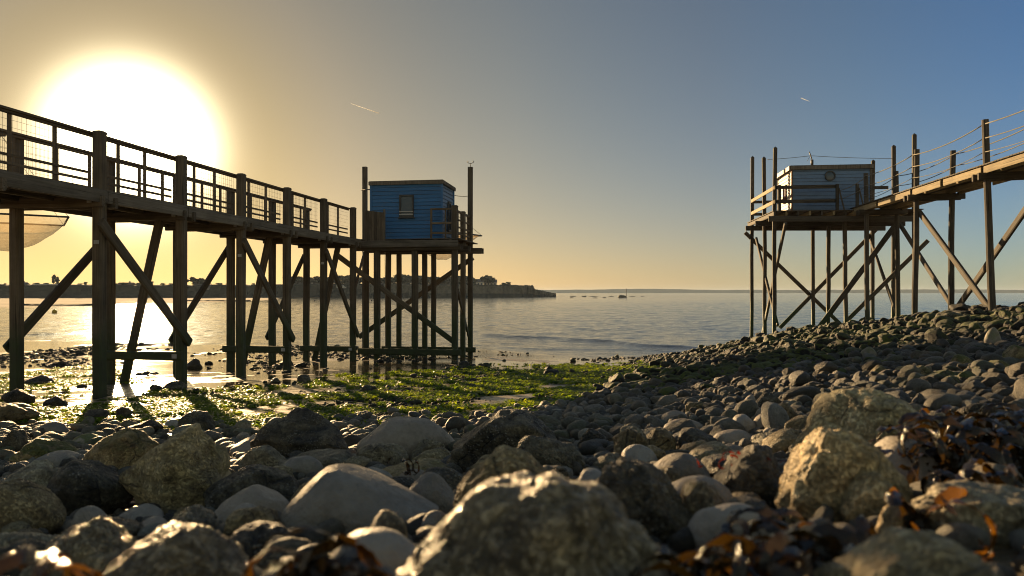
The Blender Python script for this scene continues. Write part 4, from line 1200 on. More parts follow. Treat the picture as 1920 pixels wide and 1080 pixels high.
NICK = {0: 'large tan pitted rock', 1: 'black barnacled boulder', 2: 'long pale smooth boulder', 3: 'dark craggy peaked boulder', 5: 'brown rounded rock', 6: 'smooth pinkish hump', 9: 'black barnacled ledge',
        13: 'brown mossy boulder', 15: 'grey rock with the pale ledge', 17: 'low brown rounded rock', 19: 'broad pitted foreground rock', 22: 'huge wet rock', 25: 'rock with red seaweed', 27: 'rear twin boulder', 28: 'golden twin boulder',
        30: 'long flat pale rock', 32: 'smooth oval stone', 34: 'pitted upright stone', 46: 'flat pitted slab', 54: 'dark block behind the twins', 56: 'grey stone by the algae', 67: 'square dark stone', 64: 'leftmost pile', 66: 'second pile',
        73: 'pale upright bank stone', 74: 'pale blocky bank stone', 75: 'dark mound on the bank', 77: 'large yellow stained stone', 78: 'golden brown bank stone', 82: 'long mossy stone'}
nick_px = {q: ((HERO[q][1] + HERO[q][3]) / 2, (HERO[q][2] + min(HERO[q][4], 1080)) / 2) for q in NICK}
def stone_label(i):
    x, y = px_[i], py_[i]
    q = min(nick_px, key=lambda t: math.hypot(nick_px[t][0] - x, (nick_px[t][1] - y) * 1.6))
    dx, dy = x - nick_px[q][0], (y - nick_px[q][1]) * 1.6
    rel = ('left of' if dx < 0 else 'right of') if abs(dx) > abs(dy) else ('behind' if dy < 0 else 'in front of')
    tn = 'middling' if S[i, 3] == 4 else 'pale' if tone[i] > 0.62 else ('dark' if tone[i] < 0.22 else 'grey')
    mo = '' if S[i, 3] == 4 else ' mossy' if mossv[i] > 0.55 else ''
    return f'{tn}{mo} stone {rel} the {NICK[q]}'
labels = {i: stone_label(i) for i in ind}
byl = {}
for i in ind: byl.setdefault(labels[i], []).append(i)
ORD = ['first', 'second', 'third', 'fourth', 'fifth', 'sixth', 'seventh', 'eighth', 'ninth', 'tenth', 'eleventh', 'twelfth']
for lb, L in byl.items():
    if len(L) == 1: continue
    L.sort(key=lambda i: px_[i])
    for q, i in enumerate(L):
        labels[i] = f'{lb}, {ORD[min(q, 11)]} from the left'
zone_group = {0: 'stones wedged between the foreground rocks', 1: 'stones in the pebble belt', 2: 'stones on the bank under the rope pier', 3: 'stones lying on the wet flats', 4: 'rocks of middling size between the foreground rocks'}
for i in ind:
    matn = 'rock_flat' if S[i, 3] >= 2 and rng.random() < 0.8 else 'rock_cobble'
    if S[i, 3] == 4:
        o = add('rock', mid_meshes[int(rng.integers(16))], None, (S[i, 0], S[i, 1], sz[i] + 0.25 * S[i, 2]), (rx_[i], ry_[i], rotz[i]))
        s_ = S[i, 2] / 0.1; o.scale = (s_ * 1.1, s_, s_ * rng.uniform(0.9, 1.25)); matn = ''; tone[i] = rng.uniform(0.3, 0.75)
    else:
        o = add('stone', cob_meshes[matn][int(rng.integers(12))], None, (S[i, 0], S[i, 1], zo[i]), (rx_[i], ry_[i], rotz[i]))
        o.scale = (sx_[i], sy_[i], szz[i])
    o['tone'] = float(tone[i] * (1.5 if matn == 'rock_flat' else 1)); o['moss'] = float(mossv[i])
    tag(o, labels[i], 'stone', zone_group[int(S[i, 3])])

# --- the rest: pebbles nobody could count, instanced from the same shapes
def scatter(name, pos, rot, scl, idx, attrs, meshes, label, cat):
    me = bpy.data.meshes.new(name); me.vertices.add(len(pos)); me.vertices.foreach_set('co', np.asarray(pos, np.float32).ravel())
    for nm, typ, arr in [('rot', 'FLOAT_VECTOR', rot), ('scl', 'FLOAT_VECTOR', scl)]:
        a_ = me.attributes.new(nm, typ, 'POINT'); a_.data.foreach_set('vector', np.asarray(arr, np.float32).ravel())
    a_ = me.attributes.new('idx', 'INT', 'POINT'); a_.data.foreach_set('value', np.asarray(idx, np.int32))
    for nm, arr in attrs.items():
        a_ = me.attributes.new(nm, 'FLOAT', 'POINT'); a_.data.foreach_set('value', np.asarray(arr, np.float32))
    src = bpy.data.collections.new(name + '_shapes')
    for q, ms in enumerate(meshes):
        src.objects.link(bpy.data.objects.new('%s_shape_%02d' % (name, q), ms))
    ng = bpy.data.node_groups.new(name + '_nodes', 'GeometryNodeTree')
    ng.interface.new_socket('Geometry', in_out='INPUT', socket_type='NodeSocketGeometry')
    ng.interface.new_socket('Geometry', in_out='OUTPUT', socket_type='NodeSocketGeometry')
    nn, ll = ng.nodes, ng.links
    gi, go = nn.new('NodeGroupInput'), nn.new('NodeGroupOutput')
    ci = nn.new('GeometryNodeCollectionInfo'); ci.inputs[0].default_value = src; ci.inputs[1].default_value = True; ci.inputs[2].default_value = True
    ip = nn.new('GeometryNodeInstanceOnPoints')
    def named(nm, typ):
        x = nn.new('GeometryNodeInputNamedAttribute'); x.data_type = typ; x.inputs[0].default_value = nm; return x.outputs[0]
    mp = nn.new('GeometryNodeMeshToPoints')
    ll.new(gi.outputs[0], mp.inputs[0]); ll.new(mp.outputs[0], ip.inputs['Points'])
    ll.new(ci.outputs[0], ip.inputs['Instance']); ip.inputs['Pick Instance'].default_value = True
    ll.new(named('idx', 'INT'), ip.inputs['Instance Index'])
    er = nn.new('FunctionNodeEulerToRotation'); ll.new(named('rot', 'FLOAT_VECTOR'), er.inputs[0]); ll.new(er.outputs[0], ip.inputs['Rotation'])
    ll.new(named('scl', 'FLOAT_VECTOR'), ip.inputs['Scale'])
    ll.new(ip.outputs[0], go.inputs[0])
    o = add(name, me)
    md = o.modifiers.new('scatter', 'NODES'); md.node_group = ng
    tag(o, label, cat, kind='stuff')
    return o
allpos = np.stack([S[:, 0], S[:, 1], zo], 1); allrot = np.stack([rx_, ry_, rotz], 1); allscl = np.stack([sx_, sy_, szz], 1)
for nm, zones, matn, label in (('pebbles', (0, 1), 'rock_cobble', 'countless small rounded grey pebbles between the rocks and in the belt behind'),
                               ('bank_stones', (2,), 'rock_flat', 'countless dark tumbled stones covering the bank under the rope pier'),
                               ('flat_pebbles', (3,), 'rock_flat', 'scattered small dark stones on the wet flats')):
    q = rest[np.isin(S[rest, 3], zones)]
    scatter(nm, allpos[q], allrot[q], allscl[q], rng.integers(0, 12, len(q)), {'tone': tone[q] * (1.5 if matn == 'rock_flat' else 1), 'moss': mossv[q]}, cob_meshes[matn], label, 'pebbles')
print('stones', Nn, 'individual', NIND)

# ------------------------------------------------------------------ green algae mats on the flats
m, n, l, b = mat_new('algae'); k = N(n, l)
rn = k.rand()
col = k.ramp(k.math('ADD', k.math('MULTIPLY', rn, 0.55), k.math('MULTIPLY', k.math('SUBTRACT', k.noise(k.map(k.pos(), (0.6, 1.2, 1)), 1.6, 4), 0.3), 1.1)), [(0.15, (0.03, 0.058, 0.004)), (0.5, (0.105, 0.155, 0.009)), (0.9, (0.23, 0.255, 0.018))])
l.new(col, b.inputs['Base Color']); b.inputs['Roughness'].default_value = 0.38
tl = n.new('ShaderNodeBsdfTranslucent'); l.new(k.mix(1.0, col, (2.6, 2.6, 1.2), 'MULTIPLY'), tl.inputs[0])
mx = n.new('ShaderNodeMixShader'); mx.inputs[0].default_value = 0.55; l.new(b.outputs[0], mx.inputs[1]); l.new(tl.outputs[0], mx.inputs[2])
l.new(mx.outputs[0], n['Material Output'].inputs[0])
M['algae'] = m
def tuft_mesh(seed, nb):
    r_ = random.Random(seed); V, Fs = [], []
    for q in range(nb):
        a = r_.uniform(0, math.tau); L = r_.uniform(0.5, 1.0); w = r_.uniform(0.10, 0.22)
        x = r_.uniform(-0.4, 0.4); y = r_.uniform(-0.4, 0.4); z = 0.02
        up = r_.uniform(0.35, 1.0); o = len(V); st = 4
        for i in range(st + 1):
            t = i / st
            ww = w * (1 - 0.75 * t) * (0.8 + 0.4 * math.sin(i * 2.1 + q))
            zz = z + up * math.sin(t * 2.6) * 0.55
            cx, cy = x + math.cos(a) * L * t, y + math.sin(a) * L * t
            V.append((cx - math.sin(a) * ww, cy + math.cos(a) * ww, zz)); V.append((cx + math.sin(a) * ww, cy - math.cos(a) * ww, zz + r_.uniform(-.06, .06)))
            a += r_.uniform(-0.5, 0.5)
        for i in range(st): Fs.append((o + i * 2, o + i * 2 + 1, o + i * 2 + 3, o + i * 2 + 2))
    return mesh_from('tuft', V, Fs, M['algae'], True)
tufts = [tuft_mesh(s, 12) for s in range(6)]
ax, ay = [], []
for sp, y0, y1 in ((0.105, 8.2, 15), (0.15, 15, 26)):
    a_, b_ = np.meshgrid(np.arange(-14, 9, sp), np.arange(y0, y1, sp))
    a_ = a_.ravel() + rng.uniform(-.5, .5, a_.size) * sp; b_ = b_.ravel() + rng.uniform(-.5, .5, b_.size) * sp
    ax.append(a_); ay.append(b_)
ax, ay = np.concatenate(ax), np.concatenate(ay)
kf = frus(ax, ay); ax, ay = ax[kf], ay[kf]
az_ = T(ax, ay)
apx, apy = proj(ax, ay, az_)
bl_ = belt(ax, ay, az_)
# where the mats grow: a band along the stones, widest in the middle of the bay, broken into streaks along the shore
up_edge = np.interp(apx, [0, 180, 300, 560, 600, 900, 1150, 1250], [665, 676, 728, 718, 704, 684, 676, 672])
band = np.clip((apy - up_edge) / 14, 0, 1) * np.clip((14 - bl_) / 16, 0, 1)
band = np.where((apx > 1230), band * np.clip((1330 - apx) / 100, 0, 1), band)
streak = noise2(ax * 0.45 + ay * 0.10, ay, 0.9, 51, 4) + 0.55 * noise2(ax, ay, 2.2, 52, 2)
dens = band * np.clip((streak + 0.06 + 0.14 * (apx > 560)) * 6.0, 0, 1)
kp = rng.random(len(ax)) < dens * 0.95
ax, ay = ax[kp], ay[kp]
az_ = T(ax, ay) + sand_relief(ax, ay)
na = len(ax)
s_ = rng.uniform(0.08, 0.17, na)
scatter('algae_mats', np.stack([ax, ay, az_ + 0.004], 1), np.stack([np.zeros(na), np.zeros(na), rng.uniform(0, 6.28, na)], 1), np.stack([s_ * 1.2, s_, s_ * rng.uniform(0.4, 0.9, na)], 1),
        rng.integers(0, 6, na), {}, tufts, 'bright green algae carpeting the wet flats between sand and stones', 'algae')
print('algae tufts', na)

# ------------------------------------------------------------------ seaweed clumps in the foreground
def weed_mat(name, c0, c1, trans, tcol):
    m, n, l, b = mat_new(name); k = N(n, l)
    oc = k.coord('Object')
    f = k.noise(oc, 14.0, 4, 0.6); rn = k.rand()
    col = k.mix(k.math('ADD', k.math('MULTIPLY', f, 0.6), k.math('MULTIPLY', rn, 0.4)), c0, c1)
    l.new(col, b.inputs['Base Color']); b.inputs['Roughness'].default_value = 0.16; b.inputs['IOR'].default_value = 1.5
    l.new(k.bump(k.noise(oc, 60.0, 3), 0.5, 0.004), b.inputs['Normal'])
    tl = n.new('ShaderNodeBsdfTranslucent'); tl.inputs[0].default_value = (*tcol, 1)
    mx = n.new('ShaderNodeMixShader'); mx.inputs[0].default_value = trans; l.new(b.outputs[0], mx.inputs[1]); l.new(tl.outputs[0], mx.inputs[2])
    l.new(mx.outputs[0], n['Material Output'].inputs[0])
    M[name] = m
weed_mat('weed_dark', (0.008, 0.007, 0.005), (0.045, 0.030, 0.010), 0.10, (0.20, 0.10, 0.01))
weed_mat('weed_amber', (0.03, 0.015, 0.003), (0.085, 0.040, 0.005), 0.20, (0.42, 0.17, 0.012))
weed_mat('weed_red', (0.09, 0.012, 0.008), (0.16, 0.03, 0.01), 0.35, (0.6, 0.08, 0.02))
def frond_mesh(seed, mat):
    """a forked, bladdered strap about one unit long, lying along +X and arching up"""
    r_ = random.Random(seed); V, Fs = [], []
    def strap(p, a, el, L, w, depth):
        st = 7; o = len(V); c = Vector(p); tw = r_.uniform(-0.6, 0.6)
        for i in range(st + 1):
            t = i / st
            ww = w * (0.55 + 0.65 * math.sin(math.pi * min(1, 0.15 + t * 0.9))) * (1 + 0.18 * math.sin(i * 2.4 + seed))
            dirv = Vector((math.cos(a) * math.cos(el), math.sin(a) * math.cos(el), math.sin(el)))
            side = Vector((-math.sin(a), math.cos(a), 0)); side = side * math.cos(tw) + Vector((0, 0, 1)) * math.sin(tw)
            mid = c + Vector((0, 0, 0.03 * math.sin(i * 1.9)))
            V.append(c - side * ww); V.append(mid + dirv.cross(side) * ww * 0.22); V.append(c + side * ww)
            c = c + dirv * L / st; a += r_.uniform(-0.22, 0.22); el -= 0.22 + r_.uniform(-0.12, 0.12); tw += r_.uniform(-0.35, 0.35)
        for i in range(st):
            for j in (0, 1):
                Fs.append((o + i * 3 + j, o + i * 3 + j + 1, o + i * 3 + j + 4, o + i * 3 + j + 3))
        if depth:
            for s in (-1, 1):
                strap(c - dirv * L / st, a + s * r_.uniform(0.35, 0.7), el + r_.uniform(0.1, 0.5), L * r_.uniform(0.55, 0.8), w * 0.85, depth - 1)
    strap((0, 0, 0), 0, r_.uniform(0.1, 0.5), 0.55, 0.055, 2)
    return mesh_from('frond', V, Fs, M[mat], True)
fronds = {mt_: [frond_mesh(s, mt_) for s in range(8)] for mt_ in ('weed_dark', 'weed_amber', 'weed_red')}
def clump(label, px, py, spread, size, count, amber, lift=0.0, dist=None, red=False):
    d = dist or ground_hit(px, py)
    X = (px - 960) / F * d
    g = float(T(X, d))
    if dist: g = EYE + (HZ - py) / F * d
    o = empty('seaweed_clump', (X, d, g)); tag(o, label, 'seaweed', 'seaweed washed up between the rocks')
    for q in range(count):
        mt_ = 'weed_red' if red else ('weed_amber' if random.random() < amber else 'weed_dark')
        f = add('frond', random.choice(fronds[mt_]), o)
        f.location = (random.gauss(0, spread), random.gauss(0, spread * 0.7), random.uniform(-0.01, lift))
        f.rotation_euler = (random.uniform(-0.6, 0.6), random.uniform(-0.5, 0.25), random.uniform(0, math.tau))
        s = size * random.uniform(0.7, 1.3); f.scale = (s, s, s)
    return o
clump('glossy dark and amber seaweed in front of the huge wet rock', 610, 1075, 0.050, 0.19, 22, 0.22, 0.03, dist=1.0)
clump('amber seaweed at the bottom left corner', 20, 1085, 0.040, 0.17, 14, 0.45, 0.03, dist=1.0)
clump('dark seaweed between the huge wet rock and the golden boulder', 1400, 1075, 0.070, 0.15, 26, 0.12, 0.02, dist=1.08)
clump('dark seaweed in the gap right of the squat pitted rock', 1440, 990, 0.05, 0.16, 12, 0.15, 0.01, dist=1.4)
clump('amber strap of seaweed draped over the long flat pale rock', 1720, 955, 0.04, 0.17, 5, 0.7, 0.0, dist=1.45)
clump('orange brown seaweed behind the long flat pale rock', 1820, 908, 0.07, 0.17, 16, 0.30, 0.02, dist=1.85)
clump('big black heap of seaweed right of the tan twin boulders', 1850, 872, 0.14, 0.22, 64, 0.02, 0.12, dist=2.25)
clump('black seaweed trailing behind the big heap', 1825, 802, 0.20, 0.22, 44, 0.02, 0.05, dist=3.0)
clump('black seaweed at the right edge behind the flat rock', 1915, 848, 0.13, 0.22, 36, 0.04, 0.10, dist=2.4)
clump('tuft of red seaweed on the dark fringed rock', 1400, 860, 0.05, 0.06, 14, 0.0, 0.01, dist=2.25, red=True)
clump('dark seaweed under the blurred tan rock', 1540, 1040, 0.05, 0.16, 16, 0.15, 0.01, dist=1.15)
clump('small brown seaweed by the rounded pitted rock', 765, 868, 0.03, 0.09, 6, 0.3, 0.01, dist=3.1)

# ------------------------------------------------------------------ far shore
def simple_mat(name, stops, scale, rough=0.9, bump=0.0):
    m, n, l, b = mat_new(name); k = N(n, l); p = k.pos()
    f = k.math('ADD', k.math('MULTIPLY', k.noise(p, scale, 5, 0.6), 0.6), k.math('MULTIPLY', k.noise(p, scale * 5, 4, 0.6), 0.4))
    l.new(k.ramp(f, stops), b.inputs['Base Color']); b.inputs['Roughness'].default_value = rough
    if bump: l.new(k.bump(f, 0.8, bump), b.inputs['Normal'])
    b.inputs['Specular IOR Level'].default_value = 0.1
    M[name] = m
simple_mat('far_earth', [(0.35, (0.012, 0.016, 0.014)), (0.5, (0.024, 0.029, 0.024)), (0.65, (0.045, 0.047, 0.038))], 0.12, bump=0.6)
simple_mat('far_cliff', [(0.35, (0.04, 0.037, 0.028)), (0.5, (0.085, 0.078, 0.058)), (0.65, (0.14, 0.125, 0.095))], 0.2, bump=0.6)
simple_mat('far_sand', [(0.35, (0.14, 0.105, 0.065)), (0.5, (0.23, 0.18, 0.115)), (0.65, (0.30, 0.24, 0.16))], 0.05, rough=1.0)
simple_mat('far_wood', [(0.35, (0.018, 0.026, 0.014)), (0.5, (0.035, 0.046, 0.022)), (0.65, (0.06, 0.07, 0.034))], 0.3)
simple_mat('bark', [(0.35, (0.04, 0.03, 0.02)), (0.65, (0.09, 0.07, 0.05))], 2.0)
m, n, l, b = mat_new('far_leaf'); k = N(n, l); oi = k.rand()
l.new(k.mix(k.math('ADD', k.math('MULTIPLY', oi, 0.5), k.math('MULTIPLY', k.noise(k.pos(), 0.7, 3), 0.6)), (0.010, 0.018, 0.010), (0.038, 0.050, 0.022)), b.inputs['Base Color'])
b.inputs['Roughness'].default_value = 0.8; M['far_leaf'] = m

# headland: profile along the shore line, seen from left to right (column, crest row, foot row, distance)
HL = [(-500, 528, 556, 300), (-200, 530, 555, 310), (0, 533, 554, 325), (250, 534, 554, 335), (450, 534, 554, 350), (560, 532, 553.5, 365), (650, 531, 553.3, 380),
      (760, 531, 553, 395), (860, 533, 552.8, 410), (930, 534, 552.6, 420), (985, 534.5, 552.4, 428), (1000, 535.5, 552.4, 430), (1004, 543, 552.4, 431), (1025, 547.5, 552.3, 433), (1043, 551, 552.3, 436)]
V, Fs = [], []
cc_, ff_ = [], []
prof = []
for i in range(len(HL) - 1):
    nseg = 14
    for j in range(nseg): prof.append([HL[i][q] + (HL[i + 1][q] - HL[i][q]) * j / nseg for q in range(4)])
prof.append(list(HL[-1]))
for i, (px, yc, yf, d) in enumerate(prof):
    rg_ = random.Random(i)
    ft = pix(px, yf, d); ft.z = -0.3
    top = pix(px, yc, d); jz = rg_.uniform(-0.25, 0.25); jd = rg_.uniform(-1.2, 1.2)
    hh = max(top.z + jz, 0.1)
    V += [Vector((ft.x, d - 3 + jd, -0.4)), Vector((ft.x, d + 1 + jd, hh * 0.30)), Vector((ft.x, d + 2.5 + jd, hh * 0.55)), Vector((ft.x, d + 3.6 + jd * 0.6, hh * 0.92)), Vector((ft.x * 1.004, d + 6, hh)), Vector((ft.x * 1.05, d + 26, hh + 0.3)), Vector((ft.x * 1.2, d + 110, hh * 0.7)), Vector((ft.x * 1.25, d + 130, -0.5))]
for i in range(len(prof) - 1):
    for j in range(7): Fs.append((i * 8 + j, (i + 1) * 8 + j, (i + 1) * 8 + j + 1, i * 8 + j + 1))
hl = add('headland', mesh_from('headland', V, Fs, M['far_earth'], False))
hl.data.materials.append(M['far_cliff'])
for f in hl.data.polygons:
    cx = f.center.x / f.center.y * F + 960
    if cx > 690 and f.center.z > 1.5 and abs(f.normal.z) < 0.75: f.material_index = 1
tag(hl, 'dark low headland across the bay ending in a small cliff', 'headland', kind='structure')
# low sand flats in front of it on the left
V = []
outline_f = [(-500, 586), (-100, 582), (0, 579), (90, 577), (170, 574.5), (260, 569.5), (330, 568.5), (430, 566), (500, 563), (560, 561), (700, 556), (900, 553.5)]
for (px, py) in outline_f:
    d = EYE * F / (py - HZ)
    V.append(((px - 960) / F * d, d, -0.02))
    db = 2.0 + np.interp(px, [x[0] for x in HL], [x[3] for x in HL])
    dm = d + (db - d) * 0.35
    V.append(((px - 960) / F * dm, dm, 0.22)); V.append(((px - 960) / F * db, db, 0.35))
Fs = []
for i in range(len(outline_f) - 1):
    for j in (0, 1): Fs.append((i * 3 + j, (i + 1) * 3 + j, (i + 1) * 3 + j + 1, i * 3 + j + 1))
fs = add('far_sand_flat', mesh_from('far_sand_flat', V, Fs, M['far_sand'], True))
tag(fs, 'pale sand flat bared by the tide across the bay', 'beach', kind='structure')
# wet dark bars of weed and mud on that flat
for q, (px0, px1, py, th) in enumerate(((140, 300, 562, 1.0), (520, 720, 551.5, .3), (40, 175, 573, .7), (330, 470, 565, .5))):
    d = EYE * F / (py - HZ) * 0.985; A, B_ = pix(px0, py, d), pix(px1, py, d)
    V = []; Fs = []
    for i in range(25):
        t = i / 24; w_ = th * 3.2 * math.sin(math.pi * t) ** 0.7 * (0.7 + 0.5 * random.random())
        c = A.lerp(B_, t); V += [(c.x, c.y - w_, 0.05), (c.x, c.y, 0.42), (c.x, c.y + w_ * 1.5, 0.05)]
    for i in range(24):
        for j in (0, 1): Fs.append((i * 3 + j, i * 3 + 3 + j, i * 3 + 4 + j, i * 3 + 1 + j))
    o = add('mud_bank', mesh_from('mud_bank', V, Fs, M['far_earth'], True)); tag(o, 'dark bar of mud on the far flat', 'mud bank', kind='structure')
# distant coast along the horizon
V, Fs = [], []
DC = 3000.0
for i in range(260):
    px = -700 + i * 13.0
    h = 12.0 + 2.6 * float(noise2(px, 0.0, 0.012, 81, 2)) + 1.6 * float(noise2(px, 5.0, 0.09, 82, 2)) + (4.0 * math.exp(-((px - 1210) / 90) ** 2)) + 3.0 * math.exp(-((px - 1720) / 180) ** 2)
    x = (px - 960) / F * DC
    V += [(x, DC - 25, -0.5), (x, DC - 6, max(h, 4.0)), (x * 1.03, DC + 90, max(h, 4.0) * 0.8), (x * 1.05, DC + 150, -0.5)]
for i in range(259):
    for j in range(3): Fs.append((i * 4 + j, i * 4 + 4 + j, i * 4 + 5 + j, i * 4 + 1 + j))
o = add('far_coast', mesh_from('far_coast', V, Fs, M['far_wood'])); tag(o, 'low wooded coast along the horizon', 'coast', kind='structure')

# --- far trees: trunk, limbs and a crown of many leaf clumps
def crown_mesh(seed, kind):
    r_ = random.Random(seed); V, Fs = [], []
    lobes = []
    if kind == 'round':
        for q in range(12):
            a = r_.uniform(0, math.tau); lobes.append((math.cos(a) * r_.uniform(0.05, 0.34), math.sin(a) * r_.uniform(0.05, 0.34), r_.uniform(0.18, 0.80), r_.uniform(0.15, 0.24)))
    elif kind == 'flat':
        for q in range(13):
            a = r_.uniform(0, math.tau); u_ = r_.uniform(0.05, 0.6); lobes.append((math.cos(a) * u_, math.sin(a) * u_, r_.uniform(0.42, 0.86) - 0.3 * u_, r_.uniform(0.13, 0.22)))
    else:
        for q in range(9):
            lobes.append((r_.uniform(-0.12, 0.12) + (q % 3 - 1) * 0.12, r_.uniform(-0.12, 0.12), 0.25 + 0.09 * q * 0.9, r_.uniform(0.07, 0.12)))
    for (x, y, z, r) in lobes:
        for q in range(90 if kind != 'tall' else 40):
            v = Vector((r_.gauss(0, 1), r_.gauss(0, 1), r_.gauss(0, 1))).normalized() * r * r_.uniform(0.6, 1.12)
            c = Vector((x, y, z)) + v; s = r_.uniform(0.045, 0.10)
            u = Vector((r_.gauss(0, 1), r_.gauss(0, 1), r_.gauss(0, 1))).normalized(); w = u.orthogonal().normalized(); t = u.cross(w)
            o = len(V); V += [c + w * s, c + t * s * 0.8, c - w * s, c - t * s * 0.8]; Fs.append((o, o + 1, o + 2, o + 3))
    return mesh_from('crown', V, Fs, M['far_leaf'])
def trunk_mesh(seed, kind):
    r_ = random.Random(seed); V, Fs = [], []
    def limb(a, c, r0, r1):
        a, c = Vector(a), Vector(c); t = (c - a).normalized(); s = t.orthogonal().normalized(); u = t.cross(s); o = len(V)
        for p, r in ((a, r0), (c, r1)):
            for j in range(6):
                q = j * math.tau / 6; V.append(p + s * math.cos(q) * r + u * math.sin(q) * r)
        for j in range(6): Fs.append((o + j, o + (j + 1) % 6, o + 6 + (j + 1) % 6, o + 6 + j))
    limb((0, 0, -0.05), (0.02, 0, 0.42), 0.035, 0.024)
    for q in range(5):
        a = r_.uniform(0, math.tau); sp = 0.10 if kind == 'tall' else 0.30
        limb((0.02, 0, 0.30 + 0.03 * q), (math.cos(a) * sp, math.sin(a) * sp, 0.60 + 0.05 * q), 0.018, 0.006)
    return mesh_from('trunk', V, Fs, M['bark'])
TV = {k_: [(crown_mesh(s * 3 + 1, k_), trunk_mesh(s, k_)) for s in range(4)] for k_ in ('round', 'flat', 'tall')}
def far_ground(px):
    d = float(np.interp(px, [x[0] for x in HL], [x[3] for x in HL])) + 8
    z = EYE + (HZ - float(np.interp(px, [x[0] for x in HL], [x[1] for x in HL]))) / F * (d - 8)
    return d, z
def far_tree(kind, px, ytop, label, dd=0.0, wid=1.0, group='trees along the far headland', sink=0.0):
    d, z = far_ground(px); d += dd
    H = EYE + (HZ - ytop) / F * d - z
    o = empty('tree', ((px - 960) / F * d, d, z - sink), random.uniform(0, 6)); tag(o, label, 'tree', group)
    cm, tm = random.choice(TV[kind])
    H = (H + sink) / (0.98 if kind != 'tall' else 1.05)
    for nm, ms in (('crown', cm), ('trunk', tm)):
        t = add(nm, ms, o); t.scale = (H * wid, H * wid, H)
    return o
far_tree('tall', 101, 514, 'thin upright tree standing alone above the far shore at left')
far_tree('tall', 107, 517, 'slimmer twin beside the thin upright tree on the far shore')
far_tree('flat', 362, 519, 'wide dark pine seen between the second and third pier frames', wid=1.3)
far_tree('round', 377, 521, 'round bush merging with the wide dark pine', wid=1.2)
far_tree('round', 283, 527, 'small round tree on the far shore beside the sloping prop', wid=1.4)
far_tree('round', 232, 529, 'low bush left of the far hut roof', wid=2.0)
far_tree('round', 160, 528, 'bare looking bush left of the first pile on the far shore', wid=1.6)
far_tree('flat', 909, 515.5, 'broad domed tree above the pale houses on the point', wid=0.95)
far_tree('flat', 920, 517, 'domed tree overlapping the broad one on the point', wid=0.95)
far_tree('round', 953, 528.5, 'low round bush near the cliff edge', wid=2.3)
far_tree('round', 944, 529.5, 'small bush left of the cliff edge bush', wid=2.0)
far_tree('round', 886, 519.5, 'dark tree left of the pale houses on the point', wid=1.1)
WOOD = [(542, 522), (566, 523), (580, 524), (604, 522), (628, 521), (651, 520), (674, 523), (695, 524), (717, 524), (741, 522), (762, 519), (784, 520), (808, 521), (832, 523), (856, 522), (878, 521), (548, 517), (560, 519), (573, 521), (586, 520), (598, 518), (612, 519), (622, 517.5), (634, 515.5), (646, 515), (657, 516.5), (668, 518), (680, 519), (690, 520), (700, 521), (712, 520), (722, 520.5), (735, 519),
        (747, 517), (757, 513.5), (768, 515.5), (778, 516.5), (790, 516), (802, 517), (815, 519), (826, 519.5), (838, 520), (850, 519), (862, 516.5), (872, 517)]
for q, (px, yt) in enumerate(WOOD):
    far_tree('round' if q % 3 else 'flat', px, yt + random.uniform(-0.8, 0.8), 'dark tree in the wood along the far headland', dd=random.uniform(2, 22), wid=random.uniform(1.7, 2.5), group='wood on the far headland')
for q in range(26):
    px = 8 + q * 21 + random.uniform(-6, 6)
    far_tree('round', px, random.uniform(529.5, 531.5), 'low scrub bush along the top of the far bank', dd=random.uniform(0, 4), wid=random.uniform(2.6, 4.0), group='scrub along the far bank')

# --- far houses
def house(label, px0, px1, yroof, ytop, dd=0.0, roof='house_roof', wall='house_wall', wins=3, flat=False, sink=0.3):
    d, z = far_ground((px0 + px1) / 2); d += dd
    W_ = (px1 - px0) / F * d; Hw = EYE + (HZ - yroof) / F * d - z; Hr = max((yroof - ytop) / F * d, 0.15)
    o = empty('house', ((px0 - 960) / F * d, d, z - sink)); tag(o, label, 'house', 'houses on the far shore')
    Hw += sink; D_ = 6.0
    add('wall', box_mesh('wall', 0, W_, 0, D_, 0, Hw, wall), o)
    e = 0.25
    if flat:
        add('roof', box_mesh('roof', -e, W_ + e, -e, D_ + e, Hw + 0.002, Hw + Hr, roof), o)
    else:
        v = [(-e, -e, Hw + .002), (W_ + e, -e, Hw + .002), (W_ + e, D_ + e, Hw + .002), (-e, D_ + e, Hw + .002), (-e, D_ / 2, Hw + Hr), (W_ + e, D_ / 2, Hw + Hr)]
        rf = add('roof', mesh_from('roof', v, [(0, 1, 5, 4), (2, 3, 4, 5), (1, 2, 5), (3, 0, 4), (3, 2, 1, 0)], M[roof]), o)
        add('chimney', box_mesh('chimney', W_ * 0.7, W_ * 0.7 + 0.5, D_ / 2 - 0.3, D_ / 2 + 0.3, Hw + Hr * 0.4, Hw + Hr + 0.6, 'house_wall_shade'), rf)
    for q in range(wins):
        x = W_ * (q + 0.5) / wins
        w = add('window', box_mesh('window', x - 0.45, x + 0.45, -0.06, -0.003, Hw - 1.5, Hw - 0.5, 'paint_dark'), o)
        add('pane', box_mesh('pane', x - 0.36, x + 0.36, -0.075, -0.062, Hw - 1.42, Hw - 0.58, 'glass'), w)
house('pale house with a hipped roof beside the domed tree on the point', 888, 906, 529, 523, roof='slate_roof', wins=3)
house('second pale house on the point, nearest the cliff', 907, 931, 529.5, 524, roof='slate_roof', wins=4, dd=2)
house('long low white building on the far shore left of the first pile', 62, 112, 534.5, 532.5, roof='metal_grey', flat=True, wins=5, dd=-4)
house('small hut with a rounded pale roof left of the wide pine', 360, 392, 539, 533, roof='slate_roof', wins=2, dd=-5, wall='house_wall_shade', sink=2.5)
house('low house with a brown roof seen right of the first pile', 218, 244, 534, 529.5, wins=3, wall='house_wall_shade')
house('grey shed among the trees left of the parked van', 565, 588, 536, 532, roof='slate_roof', wins=2, wall='house_wall_shade', dd=-2, sink=1.5)
